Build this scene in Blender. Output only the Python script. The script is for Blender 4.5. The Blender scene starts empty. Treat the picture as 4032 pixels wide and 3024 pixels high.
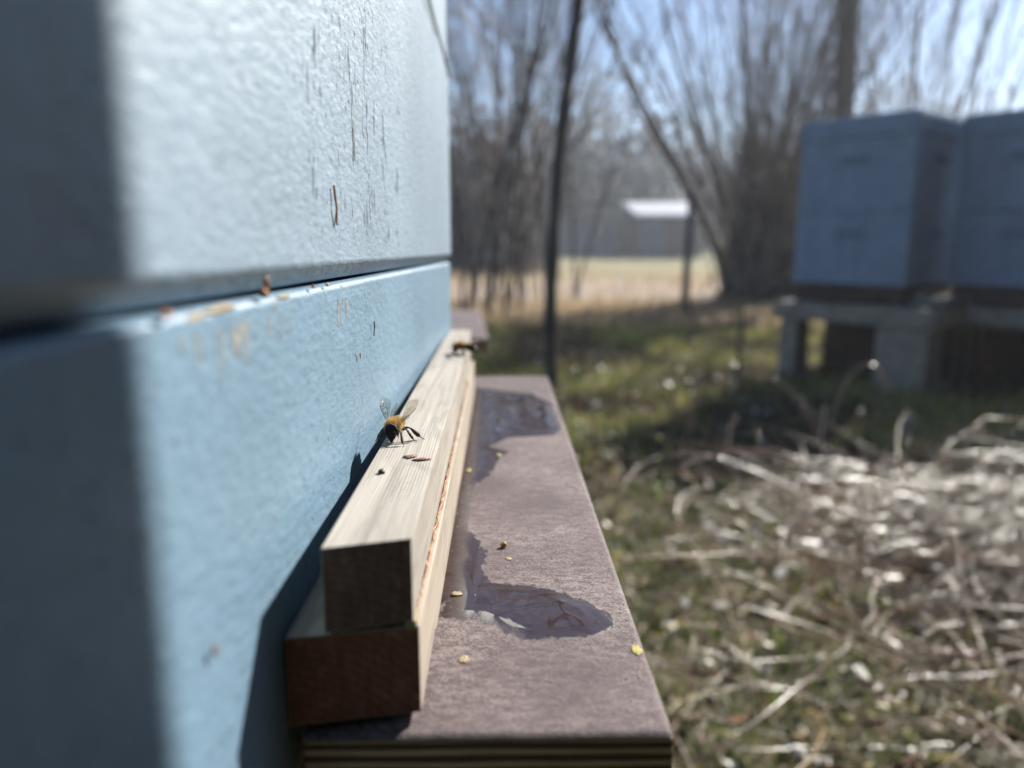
import bpy, bmesh, math, random
import numpy as np
from mathutils import Vector, Matrix, noise as mn
R = math.radians
random.seed(7)
rng = np.random.default_rng(11)
sc = bpy.context.scene
COL = sc.collection

# ------------------------------------------------------------------ camera, sky, sun, exposure
H = 0.58
cd = bpy.data.cameras.new("camera")
cd.lens = 27.03; cd.sensor_width = 36; cd.clip_start = 0.005; cd.clip_end = 600
cd.dof.use_dof = True; cd.dof.focus_distance = 0.192; cd.dof.aperture_fstop = 9
cam = bpy.data.objects.new("camera", cd); COL.objects.link(cam)
cam.location = (0, 0, H); cam.rotation_euler = (R(90 - 10.5), 0, R(-0.9))
sc.camera = cam
SUN_AZ, SUN_EL = 41.0, 33.0           # azimuth clockwise from +Y
w = bpy.data.worlds.new("World"); sc.world = w; w.use_nodes = True
nt = w.node_tree; nt.nodes.clear()
sky = nt.nodes.new("ShaderNodeTexSky"); sky.sky_type = 'NISHITA'; sky.sun_disc = False
sky.sun_elevation = R(SUN_EL); sky.sun_rotation = R(SUN_AZ)
sky.air_density = 1.0; sky.dust_density = 0.3; sky.ozone_density = 5.0
bg = nt.nodes.new("ShaderNodeBackground"); bg.inputs[1].default_value = 0.06
wo = nt.nodes.new("ShaderNodeOutputWorld")
nt.links.new(sky.outputs[0], bg.inputs[0]); nt.links.new(bg.outputs[0], wo.inputs[0])
sl = bpy.data.lights.new("sun", 'SUN'); sl.energy = 5.0; sl.angle = R(0.35); sl.color = (1, .95, .87)
so = bpy.data.objects.new("sun", sl); COL.objects.link(so)
sd = Vector((math.sin(R(SUN_AZ)) * math.cos(R(SUN_EL)), math.cos(R(SUN_AZ)) * math.cos(R(SUN_EL)), math.sin(R(SUN_EL))))
so.rotation_euler = sd.to_track_quat('Z', 'Y').to_euler(); so.location = (3, 3, 5)
sc.view_settings.view_transform = 'Standard'; sc.view_settings.look = 'None'
sc.view_settings.exposure = 1.3; sc.view_settings.gamma = 1
sc.render.engine = 'CYCLES'; sc.cycles.use_denoising = True
sc.cycles.max_bounces = 8; sc.cycles.transparent_max_bounces = 12; sc.cycles.caustics_reflective = False
sc.cycles.sample_clamp_indirect = 8

# ------------------------------------------------------------------ helpers
def tag(o, label=None, cat=None, group=None, kind=None):
    if label: o['label'] = label
    if cat: o['category'] = cat
    if group: o['group'] = group
    if kind: o['kind'] = kind
    return o
def empty(name, loc=(0, 0, 0), rot=(0, 0, 0), scale=1.0):
    o = bpy.data.objects.new(name, None); COL.objects.link(o)
    o.location = loc; o.rotation_euler = rot; o.scale = (scale,) * 3; o.empty_display_size = .05
    return o
def link(name, me, mats, parent=None, world=False):
    o = bpy.data.objects.new(name, me); COL.objects.link(o)
    for m in (mats if isinstance(mats, (list, tuple)) else [mats]): me.materials.append(m)
    if parent is not None:
        o.parent = parent
        if world:
            o.matrix_parent_inverse = Matrix.LocRotScale(parent.location, parent.rotation_euler, parent.scale).inverted()
    return o
def obj(name, bm, mats, parent=None, world=False, smooth=False):
    me = bpy.data.meshes.new(name); bm.normal_update(); bm.to_mesh(me); bm.free()
    if smooth: me.polygons.foreach_set('use_smooth', [True] * len(me.polygons))
    o = link(name, me, mats, parent, world)
    if smooth == 'w': wn = o.modifiers.new('w', 'WEIGHTED_NORMAL'); wn.weight = 100
    return o
def box(bm, x0, x1, y0, y1, z0, z1, mi=0, bev=0, seg=2, mat=None):
    vs = [bm.verts.new(v) for v in [(x0, y0, z0), (x1, y0, z0), (x1, y1, z0), (x0, y1, z0), (x0, y0, z1), (x1, y0, z1), (x1, y1, z1), (x0, y1, z1)]]
    fs = [bm.faces.new([vs[i] for i in f]) for f in [(0, 3, 2, 1), (4, 5, 6, 7), (0, 1, 5, 4), (1, 2, 6, 5), (2, 3, 7, 6), (3, 0, 4, 7)]]
    for f in fs: f.material_index = mi
    if bev:
        es = list({e for f in fs for e in f.edges})
        r = bmesh.ops.bevel(bm, geom=es, offset=bev, segments=seg, profile=.5, affect='EDGES')
        allv = list({v for f in r['faces'] for v in f.verts} | {v for v in vs if v.is_valid})
    else: allv = vs
    if mat is not None: bmesh.ops.transform(bm, matrix=mat, verts=allv)
    return fs
def fastmesh(name, V, Q, cols=None, smooth=False):
    """V (n,3), Q (m,k) same-size faces; cols (m,3) per face stored as attribute 'tint'"""
    V = np.asarray(V, np.float32); Q = np.asarray(Q, np.int32); m, k = Q.shape
    me = bpy.data.meshes.new(name)
    me.vertices.add(len(V)); me.vertices.foreach_set('co', V.ravel())
    me.loops.add(m * k); me.loops.foreach_set('vertex_index', Q.ravel())
    me.polygons.add(m); me.polygons.foreach_set('loop_start', np.arange(0, m * k, k, dtype=np.int32))
    me.polygons.foreach_set('loop_total', np.full(m, k, np.int32))
    if smooth: me.polygons.foreach_set('use_smooth', np.ones(m, bool))
    me.update(calc_edges=True)
    if cols is not None:
        a = me.attributes.new('tint', 'FLOAT_COLOR', 'FACE')
        c = np.ones((m, 4), np.float32); c[:, :3] = cols; a.data.foreach_set('color', c.ravel())
    return me
def tubes(polys, sides=3):
    """polys: list of (pts (n,3), radii (n,)), returns V,Q"""
    V = []; Q = []; F = []; off = 0
    ang = np.linspace(0, 2 * np.pi, sides, endpoint=False)
    ca, sa = np.cos(ang), np.sin(ang)
    for idx, (P, r) in enumerate(polys):
        P = np.asarray(P, float); r = np.asarray(r, float); n = len(P)
        T = np.gradient(P, axis=0); T /= np.linalg.norm(T, axis=1)[:, None] + 1e-12
        ref = np.array([0, 0, 1.]) if abs(T[0, 2]) < .8 else np.array([1., 0, 0])
        A = np.cross(T, ref); A /= np.linalg.norm(A, axis=1)[:, None] + 1e-12
        B = np.cross(T, A)
        ring = P[:, None, :] + r[:, None, None] * (A[:, None, :] * ca[None, :, None] + B[:, None, :] * sa[None, :, None])
        V.append(ring.reshape(-1, 3))
        i = np.arange(n - 1)[:, None] * sides; j = np.arange(sides)[None, :]; j2 = (j + 1) % sides
        q = np.stack([i + j, i + j2, i + sides + j2, i + sides + j], -1).reshape(-1, 4) + off
        Q.append(q); F.append(np.full(len(q), idx)); off += n * sides
    return np.concatenate(V), np.concatenate(Q), np.concatenate(F)
def tubemesh(name, polys, sides=3, cols=None, smooth=True):
    V, Q, F = tubes(polys, sides)
    return fastmesh(name, V, Q, None if cols is None else np.asarray(cols)[F], smooth)
def interp(pts, n):
    pts = np.asarray(pts, float); t = np.linspace(0, len(pts) - 1, n)
    # Catmull-Rom
    P = np.vstack([2 * pts[0] - pts[1], pts, 2 * pts[-1] - pts[-2]])
    out = []
    for u in t:
        i = min(int(u), len(pts) - 2); f = u - i
        a, b, c, d = P[i], P[i + 1], P[i + 2], P[i + 3]
        out.append(.5 * (2 * b + (c - a) * f + (2 * a - 5 * b + 4 * c - d) * f * f + (3 * b - a - 3 * c + d) * f ** 3))
    return np.array(out)

# ------------------------------------------------------------------ material kit
class Mat:
    def __init__(s, name):
        s.m = bpy.data.materials.new(name); s.m.use_nodes = True; s.t = s.m.node_tree; s.t.nodes.clear()
        s.out = s.n('OutputMaterial'); s.p = s.n('BsdfPrincipled'); s.l(s.p.outputs[0], s.out.inputs[0])
        s.tc = s.n('TexCoord'); s.co = s.tc.outputs['Object']
    def n(s, typ, **kw):
        nd = s.t.nodes.new('ShaderNode' + typ)
        for k, v in kw.items(): setattr(nd, k, v)
        return nd
    def l(s, a, b): s.t.links.new(a, b)
    def put(s, sock, v):
        if isinstance(v, bpy.types.NodeSocket): s.l(v, sock)
        else: sock.default_value = v
    def map(s, scale=(1, 1, 1), rot=(0, 0, 0), loc=(0, 0, 0), src=None):
        m = s.n('Mapping'); s.l(src or s.co, m.inputs[0]); m.inputs[1].default_value = loc
        m.inputs[2].default_value = rot; m.inputs[3].default_value = scale; return m.outputs[0]
    def noise(s, scale=5, detail=4, rough=.5, vec=None, dist=0):
        n = s.n('TexNoise'); s.l(vec or s.co, n.inputs['Vector']); n.inputs['Scale'].default_value = scale
        n.inputs['Detail'].default_value = detail; n.inputs['Roughness'].default_value = rough
        n.inputs['Distortion'].default_value = dist; return n.outputs[0]
    def ramp(s, f, stops, interp='LINEAR'):
        r = s.n('ValToRGB'); r.color_ramp.interpolation = interp; s.l(f, r.inputs[0])
        e = r.color_ramp.elements
        while len(e) < len(stops): e.new(.5)
        for el, (p, c) in zip(e, stops):
            el.position = p; el.color = (*c, 1) if not isinstance(c, (int, float)) else (c, c, c, 1)
        return r.outputs[0]
    def math(s, op, a, b=0, c=None, clamp=False):
        m = s.n('Math', operation=op, use_clamp=clamp); s.put(m.inputs[0], a); s.put(m.inputs[1], b)
        if c is not None: s.put(m.inputs[2], c)
        return m.outputs[0]
    def mix(s, f, a, b, mode='MIX'):
        m = s.n('Mix', data_type='RGBA', blend_type=mode); s.put(m.inputs[0], f)
        s.put(m.inputs[6], (*a, 1) if isinstance(a, tuple) else a); s.put(m.inputs[7], (*b, 1) if isinstance(b, tuple) else b)
        return m.outputs[2]
    def attr(s, name): a = s.n('Attribute', attribute_name=name); return a
    def xyz(s, src=None): x = s.n('SeparateXYZ'); s.l(src or s.co, x.inputs[0]); return x.outputs
    def bump(s, h, dist=.001, strength=1.0, chain=None):
        b = s.n('Bump'); s.put(b.inputs['Height'], h); b.inputs['Distance'].default_value = dist
        b.inputs['Strength'].default_value = strength
        if chain: s.l(chain, b.inputs['Normal'])
        return b.outputs[0]
    def set(s, color=None, rough=None, normal=None, spec=None, **kw):
        if color is not None: s.put(s.p.inputs['Base Color'], (*color, 1) if isinstance(color, tuple) else color)
        if rough is not None: s.put(s.p.inputs['Roughness'], rough)
        if normal is not None: s.l(normal, s.p.inputs['Normal'])
        if spec is not None: s.put(s.p.inputs['Specular IOR Level'], spec)
        for k, v in kw.items(): s.put(s.p.inputs[k], v)
        return s.m

def m_paint(name, base, stain=True, rough=.42, spec=.5, bumpd=.00035):
    k = Mat(name)
    n1 = k.noise(14, 5, .6); n2 = k.noise(140, 3)
    c = k.mix(k.ramp(n1, [(.35, 0), (.7, 1)]), tuple(v * .88 for v in base), tuple(min(1, v * 1.1) for v in base))
    # vertical dribble stains
    st = k.noise(1, 4, .6, k.map((60, 60, 5)))
    c = k.mix(k.math('MULTIPLY', k.ramp(st, [(.55, 0), (.75, 1)]), .25), c, (base[0] * .75, base[1] * .85, base[2] * .72))
    drt = k.noise(1, 5, .7, k.map((90, 40, 22), loc=(3, 1, 2)))
    c = k.mix(k.math('MULTIPLY', k.ramp(drt, [(.60, 0), (.70, 1)]), .35), c, (.20, .21, .17))
    # pits and specks: small, elongated up and down
    sp = k.noise(1, 2, .6, k.map((900, 900, 300)))
    gate = k.ramp(k.noise(25, 3), [(.42, 0), (.62, 1)])
    pit = k.math('MULTIPLY', k.ramp(sp, [(.66, 0), (.73, 1)]), gate)
    c = k.mix(k.math('MULTIPLY', pit, .55), c, (.05, .07, .10))
    h1 = k.noise(1, 3, .6, k.map((560, 230, 560)))
    h2 = k.noise(1, 2, .5, k.map((170, 110, 170)))
    h = k.math('ADD', k.math('MULTIPLY', h1, .75), k.math('MULTIPLY', h2, .6))
    h = k.math('SUBTRACT', h, k.math('MULTIPLY', pit, .8))
    return k.set(c, k.math('ADD', rough, k.math('MULTIPLY', n2, .12)), k.bump(h, bumpd), spec)

M = {}
M['paint_up'] = m_paint('pale_blue_grey_paint', (.215, .288, .362), rough=.42, spec=.5, bumpd=.0005)
M['paint_low'] = m_paint('sky_blue_paint', (.15, .243, .33), rough=.42, spec=.5, bumpd=.0005)
M['paint_far'] = m_paint('blue_grey_paint', (.215, .30, .42), rough=.6, spec=.3)

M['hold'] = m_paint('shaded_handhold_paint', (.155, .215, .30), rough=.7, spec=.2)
def m_wood(name, c1, c2, end=False, lines=True):
    k = Mat(name)
    g = k.noise(1, 5, .6, k.map((700, 18, 700)), .6)
    c = k.mix(k.ramp(g, [(.3, 0), (.7, 1)]), c1, c2)
    big = k.noise(1, 3, .5, k.map((120, 25, 120)), 1.5)
    c = k.mix(k.math('MULTIPLY', k.ramp(big, [(.52, 0), (.62, 1)]), .35), c, tuple(v * .55 for v in c1))
    h = g
    if lines:
        x = k.xyz(k.map((1, 1, 1)))
        wob = k.noise(1, 2, .5, k.map((40, 12, 40)))
        u = k.math('ADD', k.math('MULTIPLY', k.math('ADD', x[0], x[2]), 4200), k.math('MULTIPLY', wob, 13))
        ln = k.math('POWER', k.math('ABSOLUTE', k.math('SINE', u)), 7)
        v = k.math('MULTIPLY', x[1], 5200)
        dot = k.math('MULTIPLY', k.math('ABSOLUTE', k.math('SINE', k.math('ADD', v, k.math('MULTIPLY', k.noise(300, 1), 6)))), k.math('SUBTRACT', 1, ln))
        dm = k.math('MULTIPLY', k.ramp(dot, [(.35, 0), (.85, 1)]), k.ramp(k.noise(1, 2, .5, k.map((60, 14, 60))), [(.42, 0), (.58, 1)]))
        c = k.mix(k.math('MULTIPLY', dm, .30), c, (.16, .14, .13))
        c = k.mix(k.math('MULTIPLY', ln, .12), c, (.82, .78, .72))
        h = k.math('ADD', g, k.math('MULTIPLY', k.math('SUBTRACT', k.math('MULTIPLY', ln, .25), dm), .4))
    fl = k.noise(2600, 2, .7)
    c = k.mix(k.math('MULTIPLY', k.ramp(fl, [(.55, 0), (.75, 1)]), .35), c, tuple(min(.9, v * 1.5) for v in c2))
    return k.set(c, .62, k.bump(h, .00018, .9), .35)
M['batten'] = m_wood('weathered_grey_wood', (.25, .222, .192), (.43, .395, .345))
M['batten2'] = m_wood('weathered_cream_wood', (.27, .23, .185), (.44, .385, .31), lines=False)
def m_shaded_end(name, c1, c2):  # end grain, its base colour darkened further to imitate the shaded batten ends
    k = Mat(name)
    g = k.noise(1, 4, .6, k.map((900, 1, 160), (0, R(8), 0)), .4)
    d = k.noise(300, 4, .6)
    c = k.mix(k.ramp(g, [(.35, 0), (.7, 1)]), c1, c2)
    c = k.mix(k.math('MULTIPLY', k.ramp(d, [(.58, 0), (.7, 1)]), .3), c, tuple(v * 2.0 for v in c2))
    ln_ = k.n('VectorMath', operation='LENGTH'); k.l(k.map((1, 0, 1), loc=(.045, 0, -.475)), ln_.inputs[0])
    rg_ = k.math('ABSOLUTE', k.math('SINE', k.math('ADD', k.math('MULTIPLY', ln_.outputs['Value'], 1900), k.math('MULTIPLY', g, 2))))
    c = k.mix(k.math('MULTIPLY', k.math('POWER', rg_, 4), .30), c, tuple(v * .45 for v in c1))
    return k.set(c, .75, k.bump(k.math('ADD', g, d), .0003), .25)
M['end1'] = m_shaded_end('shaded_grey_brown_end_grain', (.12, .066, .050), (.20, .125, .10))
M['end2'] = m_shaded_end('shaded_red_brown_end_grain', (.17, .066, .045), (.27, .12, .08))
def m_simple(name, c, rough=.6, var=.25, scale=60, spec=.4, **kw):
    k = Mat(name); n = k.noise(scale, 4, .6)
    cc = k.mix(k.ramp(n, [(.3, 0), (.7, 1)]), tuple(v * (1 - var) for v in c), tuple(min(1, v * (1 + var)) for v in c))
    return k.set(cc, rough, k.bump(n, .0005 if scale > 20 else .005), spec, **kw)
M['resin'] = m_simple('orange_propolis', (.26, .095, .018), .3, .5, 900)
M['resin_pale'] = m_simple('pale_wax_crust', (.28, .22, .13), .6, .4, 900)
M['streak'] = m_simple('cream_wax_streak', (.36, .36, .33), .6, .3, 900)
M['twigwall'] = m_simple('dry_orange_stem', (.38, .18, .09), .6, .4, 900)
M['chip'] = m_simple('brown_bark_chip', (.20, .11, .07), .7, .5, 1500)
M['black'] = m_simple('black_debris', (.015, .012, .01), .3, .5, 1500)
M['pollen'] = m_simple('ochre_pollen', (.35, .25, .10), .6, .4, 2000)
M['yellow'] = m_simple('yellow_droppings', (.36, .32, .07), .6, .3, 1500)
M['crack'] = m_simple('dark_paint_crack', (.05, .065, .09), .8, .3, 900)
M['cord'] = m_simple('grey_green_cord', (.36, .38, .31), .7, .2, 900)
M['gap'] = m_simple('dark_gap', (.02, .018, .016), .9, .3, 300)

# dusty phenolic plywood top: 'wet' vertex attribute marks where water lies
k = Mat('dusty_brown_film')
fib = k.noise(1, 5, .65, k.map((260, 520, 260)), .3)
fine = k.noise(1, 3, .7, k.map((1500, 2600, 1500)))
patch = k.noise(22, 4, .6)
dm = k.math('MULTIPLY', k.ramp(k.math('ADD', k.math('MULTIPLY', fib, .42), k.math('MULTIPLY', fine, .58)), [(.43, 0), (.60, 1)]),
            k.ramp(patch, [(.36, .12), (.62, 1)]))
dry = k.mix(dm, (.060, .040, .045), (.235, .19, .185))
wetcol = k.mix(k.ramp(fib, [(.4, 0), (.7, 1)]), (.028, .017, .016), (.055, .033, .029))
wa = k.attr('wet').outputs['Fac']
edge = k.math('ADD', wa, k.math('MULTIPLY', k.math('SUBTRACT', k.noise(1, 4, .7, k.map((420, 300, 420))), .5), .65))
wm = k.ramp(edge, [(.44, 0), (.56, 1)])
film = k.ramp(wa, [(.55, 0), (.95, 1)])
col = k.mix(wm, dry, wetcol)
ro = k.math('ADD', k.math('MULTIPLY', k.math('SUBTRACT', 1, wm), .50), k.math('ADD', .035, k.math('MULTIPLY', k.math('SUBTRACT', 1, film), .22)))
bdry = k.math('MULTIPLY', k.math('SUBTRACT', 1, wm), k.math('SUBTRACT', k.math('ADD', fib, fine), 1.0))
bw = k.math('MULTIPLY', k.noise(1, 1, .5, k.map((90, 45, 90)), .4), k.math('MULTIPLY', film, 3.4))
rip = k.math('MULTIPLY', k.noise(1, 3, .6, k.map((900, 900, 900))), k.math('MULTIPLY', k.math('MULTIPLY', wm, k.math('SUBTRACT', 1, film)), .3))
nearw = k.ramp(k.math('MULTIPLY', k.math('SUBTRACT', k.xyz()[0], -.0142), 150), [(.15, 1), (1.0, 0)])
nearw = k.math('MULTIPLY', nearw, wm)
ro = k.math('ADD', ro, k.math('MULTIPLY', nearw, .6), clamp=True)
spw = k.math('SUBTRACT', k.math('ADD', .4, k.math('MULTIPLY', wm, .5)), k.math('MULTIPLY', nearw, .8))
M['film'] = k.set(col, ro, k.bump(k.math('ADD', k.math('ADD', bdry, bw), rip), .00022, 1), spw)
# plywood edge
k = Mat('plywood_edge')
z = k.xyz()[2]
zz = k.math('ADD', k.math('MULTIPLY', z, 1 / .0024), k.math('MULTIPLY', k.noise(1, 3, .5, k.map((55, 55, 300))), .35))
fr = k.math('FRACT', zz)
pl = k.ramp(fr, [(.0, 0), (.06, 1), (.46, 1), (.54, 0)])
g = k.noise(1, 4, .6, k.map((120, 120, 900)))
lt = k.mix(g, (.38, .25, .16), (.68, .50, .36)); dk = k.mix(g, (.07, .038, .03), (.15, .085, .06))
M['ply'] = k.set(k.mix(pl, dk, lt), .75, k.bump(k.math('ADD', pl, g), .0003), .25)
# ground
def m_ground():
    k = Mat('winter_ground')
    n1 = k.noise(1.3, 6, .65); n2 = k.noise(9, 5, .7); n3 = k.noise(45, 4, .7)
    soil = k.mix(n3, (.022, .016, .011), (.09, .06, .036))
    moss = k.mix(n3, (.03, .04, .014), (.10, .11, .035))
    straw = k.mix(n3, (.14, .105, .06), (.38, .30, .18))
    c = k.mix(k.ramp(n1, [(.42, 0), (.58, 1)]), soil, moss)
    c = k.mix(k.ramp(n2, [(.50, 0), (.66, 1)]), c, straw)
    y = k.xyz()[1]
    yy = k.math('ADD', y, k.math('MULTIPLY', k.math('SUBTRACT', k.noise(1.2, 4, .6), .5), 1.6))
    tanz = k.ramp(k.math('DIVIDE', yy, 20), [(.235, 0), (.26, 1), (.385, 1), (.41, .2)])
    c = k.mix(tanz, c, k.mix(n2, (.30, .23, .13), (.48, .39, .25)))
    far = k.ramp(k.math('DIVIDE', yy, 40), [(.26, 0), (.31, 1)])
    band = k.noise(1, 3, .6, k.map((.12, .45, 1)))
    fld = k.mix(k.ramp(band, [(.40, 0), (.55, 1)]), (.08, .105, .03), (.27, .225, .12))
    c = k.mix(far, c, fld)
    return k.set(c, .85, k.bump(k.math('ADD', n2, n3), .02), .2)
M['ground'] = m_ground()
k = Mat('pale_gravel'); n = k.noise(40, 5, .7)
M['path'] = k.set(k.mix(n, (.26, .215, .19), (.50, .43, .38)), .9, k.bump(n, .01), .15)
def m_tint(name, rough=.6, spec=.3, sub=0.0, trans=0.0):
    k = Mat(name); a = k.attr('tint').outputs['Color']; n = k.noise(300, 2)
    c = k.mix(k.ramp(n, [(.3, 0), (.7, 1)]), a, k.mix(.35, a, (.02, .015, .01)))
    m = k.set(c, rough, None, spec)
    if trans:
        t = k.n('BsdfTranslucent'); k.l(c, t.inputs[0]); x = k.n('MixShader'); x.inputs[0].default_value = trans
        k.l(k.p.outputs[0], x.inputs[1]); k.l(t.outputs[0], x.inputs[2]); k.l(x.outputs[0], k.out.inputs[0])
    return m
M['blade'] = m_tint('grass_blades', .55, .35, trans=.35)
M['dryblade'] = m_tint('dry_blades', .55, .35, trans=.6)
M['stem'] = m_tint('dry_stems', .28, .6, trans=.1)
M['leaf'] = m_tint('litter_and_glints', .36, .4, trans=.3)
def m_bark(name, c1, c2, scale=20):
    k = Mat(name); n = k.noise(1, 5, .65, k.map((scale, scale, scale * .25)))
    return k.set(k.mix(k.ramp(n, [(.35, 0), (.65, 1)]), c1, c2), .8, k.bump(n, .01), .2)
M['bark_dark'] = m_bark('dark_bark', (.045, .04, .038), (.11, .095, .085))
M['bark_grey'] = m_bark('grey_bark', (.14, .12, .10), (.30, .26, .22))
M['bark_tan'] = m_bark('tan_bark', (.13, .10, .075), (.30, .24, .18))
M['twig'] = m_bark('twig_bark', (.16, .13, .11), (.32, .27, .23))
M['wood_far'] = m_bark('distant_wood', (.14, .125, .115), (.28, .24, .21), 2)
M['conifer'] = m_bark('distant_evergreen', (.02, .03, .018), (.05, .065, .035), 4)
M['stand'] = m_simple('weathered_concrete', (.27, .255, .22), .85, .3, 25, .2)
M['standwood'] = m_simple('dark_timber', (.07, .05, .038), .8, .35, 30, .2)
M['roofw'] = m_simple('white_metal_roof', (.60, .61, .64), .35, .08, 6, .5)
M['shedblue'] = m_simple('blue_grey_boards', (.09, .105, .135), .7, .25, 5, .3)
M['sheddark'] = m_simple('dark_brown_boards', (.07, .06, .045), .8, .3, 5, .2)
M['roofpink'] = m_simple('weathered_roof', (.34, .28, .26), .7, .2, 5, .3)
M['glass'] = m_simple('window_glass', (.05, .06, .08), .15, .1, 5, .5)

# ------------------------------------------------------------------ ground, path
def gh(x, y):
    f = min(1, max(0, (6.0 - y) / 1.5))
    return f * (.022 * mn.noise(Vector((x * 2.1, y * 2.1, 0))) + .012 * mn.noise(Vector((x * 7, y * 7, 3))))
xs = np.concatenate([np.linspace(-300, -6, 12), np.linspace(-5, 9, 150), np.linspace(10, 300, 14)])
ys = np.concatenate([np.linspace(-60, -1.2, 8), np.linspace(-1, 7, 120), np.linspace(7.5, 30, 20), np.linspace(40, 400, 14)])
V = np.array([(x, y, gh(x, y)) for y in ys for x in xs])
nx = len(xs); ii, jj = np.meshgrid(np.arange(len(ys) - 1), np.arange(nx - 1), indexing='ij')
a = (ii * nx + jj).ravel()
Q = np.stack([a, a + 1, a + nx + 1, a + nx], 1)
tag(link('ground', fastmesh('ground', V, Q, smooth=True), M['ground']), kind='structure')
pv = []; n = 60
for i in range(n):
    x = -25 + 60 * i / (n - 1)
    pv += [(x, 7.2 + .25 * math.sin(x * .7) + .12 * math.sin(x * 3.1), .005), (x, 12.0 + .3 * math.sin(x * .5 + 1), .005)]
tag(link('path', fastmesh('path', pv, [(2 * i, 2 * i + 2, 2 * i + 3, 2 * i + 1) for i in range(n - 1)]), M['path']), kind='structure')

# ------------------------------------------------------------------ the near hive
HB = .10
hive = empty('beehive', (-.0398, 0, HB), (-.0095, 0, -.0245))
tag(hive, 'large pale blue painted beehive filling the left of the picture, its wall beside the battens', 'beehive')
ye = .452
bm = bmesh.new()
sec = [(-.42, .4733), (-.0034, .4733), (0, .4770), (0, .5805), (-.42, .5805)]
rg = [[bm.verts.new((x_, y_, z_)) for (x_, z_) in sec] for y_ in (-.06, ye)]
bm.faces.new(rg[0]); bm.faces.new(rg[1][::-1])
for i in range(5): bm.faces.new([rg[0][i], rg[1][i], rg[1][(i + 1) % 5], rg[0][(i + 1) % 5]])
bmesh.ops.recalc_face_normals(bm, faces=bm.faces)
bmesh.ops.bevel(bm, geom=list(bm.edges), offset=.0007, segments=3, profile=.5, affect='EDGES')
ub = obj('hive_box', bm, M['paint_up'], hive, smooth='w'); ub['label'] = 'upper box with pale cracked blue-grey paint'
bm = bmesh.new(); box(bm, -.42, -.0006, -.06, ye - .001, .5812, .72, bev=.0015, seg=2)
obj('hive_box', bm, M['paint_up'], hive, smooth='w')
bm = bmesh.new(); box(bm, -.42, -.0004, -.06, ye - .0006, .385, .4724, bev=.0014, seg=3)
lb = obj('hive_box', bm, M['paint_low'], hive, smooth='w'); lb['label'] = 'lower box in brighter sky blue paint'
bm = bmesh.new(); box(bm, -.40, -.012, -.04, ye - .012, .470, .4745)
obj('seam_gap', bm, M['gap'], hive)
bm = bmesh.new(); box(bm, -.43, -.004, -.07, ye + .005, .35, .3845, bev=.002)
obj('floor_board', bm, M['standwood'], hive)
bm = bmesh.new(); box(bm, -.45, .01, -.08, ye + .02, .7205, .76, bev=.003)
obj('lid', bm, M['standwood'], hive)
# paint cracks: fine crooked slivers, standing a hair proud of the wall
def wall_ribbons(strokes, x, seed=3):
    r = np.random.default_rng(seed); V = []; Q = []
    for (y, z0, z1, wd, wob) in strokes:
        n = max(4, int(abs(z1 - z0) / .0009)); off = len(V)
        dy = np.cumsum(r.normal(0, wob, n)); dy -= np.linspace(0, dy[-1], n)
        ws = wd * (.25 + .9 * r.random(n)) * np.sin(np.linspace(.15, 3.0, n))
        for i, z in enumerate(np.linspace(z0, z1, n)):
            V += [(x, y + dy[i] - ws[i] / 2, z), (x, y + dy[i] + ws[i] / 2, z)]
        Q += [(off + 2 * i, off + 2 * i + 1, off + 2 * i + 3, off + 2 * i + 2) for i in range(n - 1)]
    return fastmesh('ribbons', V, Q)
st = []
cr = random.Random(5)
for (y, za, zb, wd, nn) in [(.1535, .604, .624, .0007, 7), (.150, .584, .596, .0007, 7), (.187, .596, .626, .0005, 9), (.184, .578, .588, .0003, 5),
                        (.206, .596, .642, .00045, 8), (.2095, .577, .600, .00055, 7), (.203, .575, .59, .00035, 8), (.216, .605, .645, .0004, 6),
                        (.232, .595, .618, .0010, 6), (.231, .577, .590, .0010, 5), (.255, .592, .608, .0013, 5), (.253, .577, .588, .0012, 3),
                        (.286, .597, .605, .0012, 2), (.236, .625, .64, .0006, 4), (.262, .62, .63, .0008, 2), (.172, .585, .60, .0003, 3), (.178, .612, .635, .0003, 4)]:
    for _ in range(nn):
        L = cr.uniform(.10, .42) * (zb - za); z = cr.uniform(za, zb - L)
        st.append((y + cr.gauss(0, .0022), z - HB + .0024, z + L - HB + .0024, wd * cr.uniform(.6, 1.6), .00026))
for _ in range(620):
    y = abs(cr.gauss(.195, .032)); z = cr.uniform(.577, .66); L = cr.uniform(.0006, .0022)
    st.append((y, z - HB + .0022, z + L - HB + .0022, cr.uniform(.00015, .00042), .00012))
tag(link('paint_crack', wall_ribbons(st, .00006), M['crack'], ub), kind='stuff')
st = []
for _ in range(90):
    y = cr.uniform(.12, .25); z = cr.uniform(.535, .566); L = cr.uniform(.0004, .0012)
    st.append((y, z - HB, z + L - HB, cr.uniform(.0001, .00022), .0001))
tag(link('paint_speck', wall_ribbons(st, -.0003), M['crack'], lb), kind='stuff')
st = []
for _ in range(34):
    y = cr.choice([cr.gauss(.1, .006), cr.gauss(.107, .002), cr.gauss(.172, .004), cr.gauss(.125, .006)]); z = .5705 - .0095 * y; L = cr.uniform(.001, .007)
    st.append((y, z - L - HB, z - HB - .0005 + .0009, cr.uniform(.0003, .0010), .0002))
tag(link('wax_streak', wall_ribbons(st, -.00032, 8), M['streak'], lb), kind='stuff')
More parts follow.
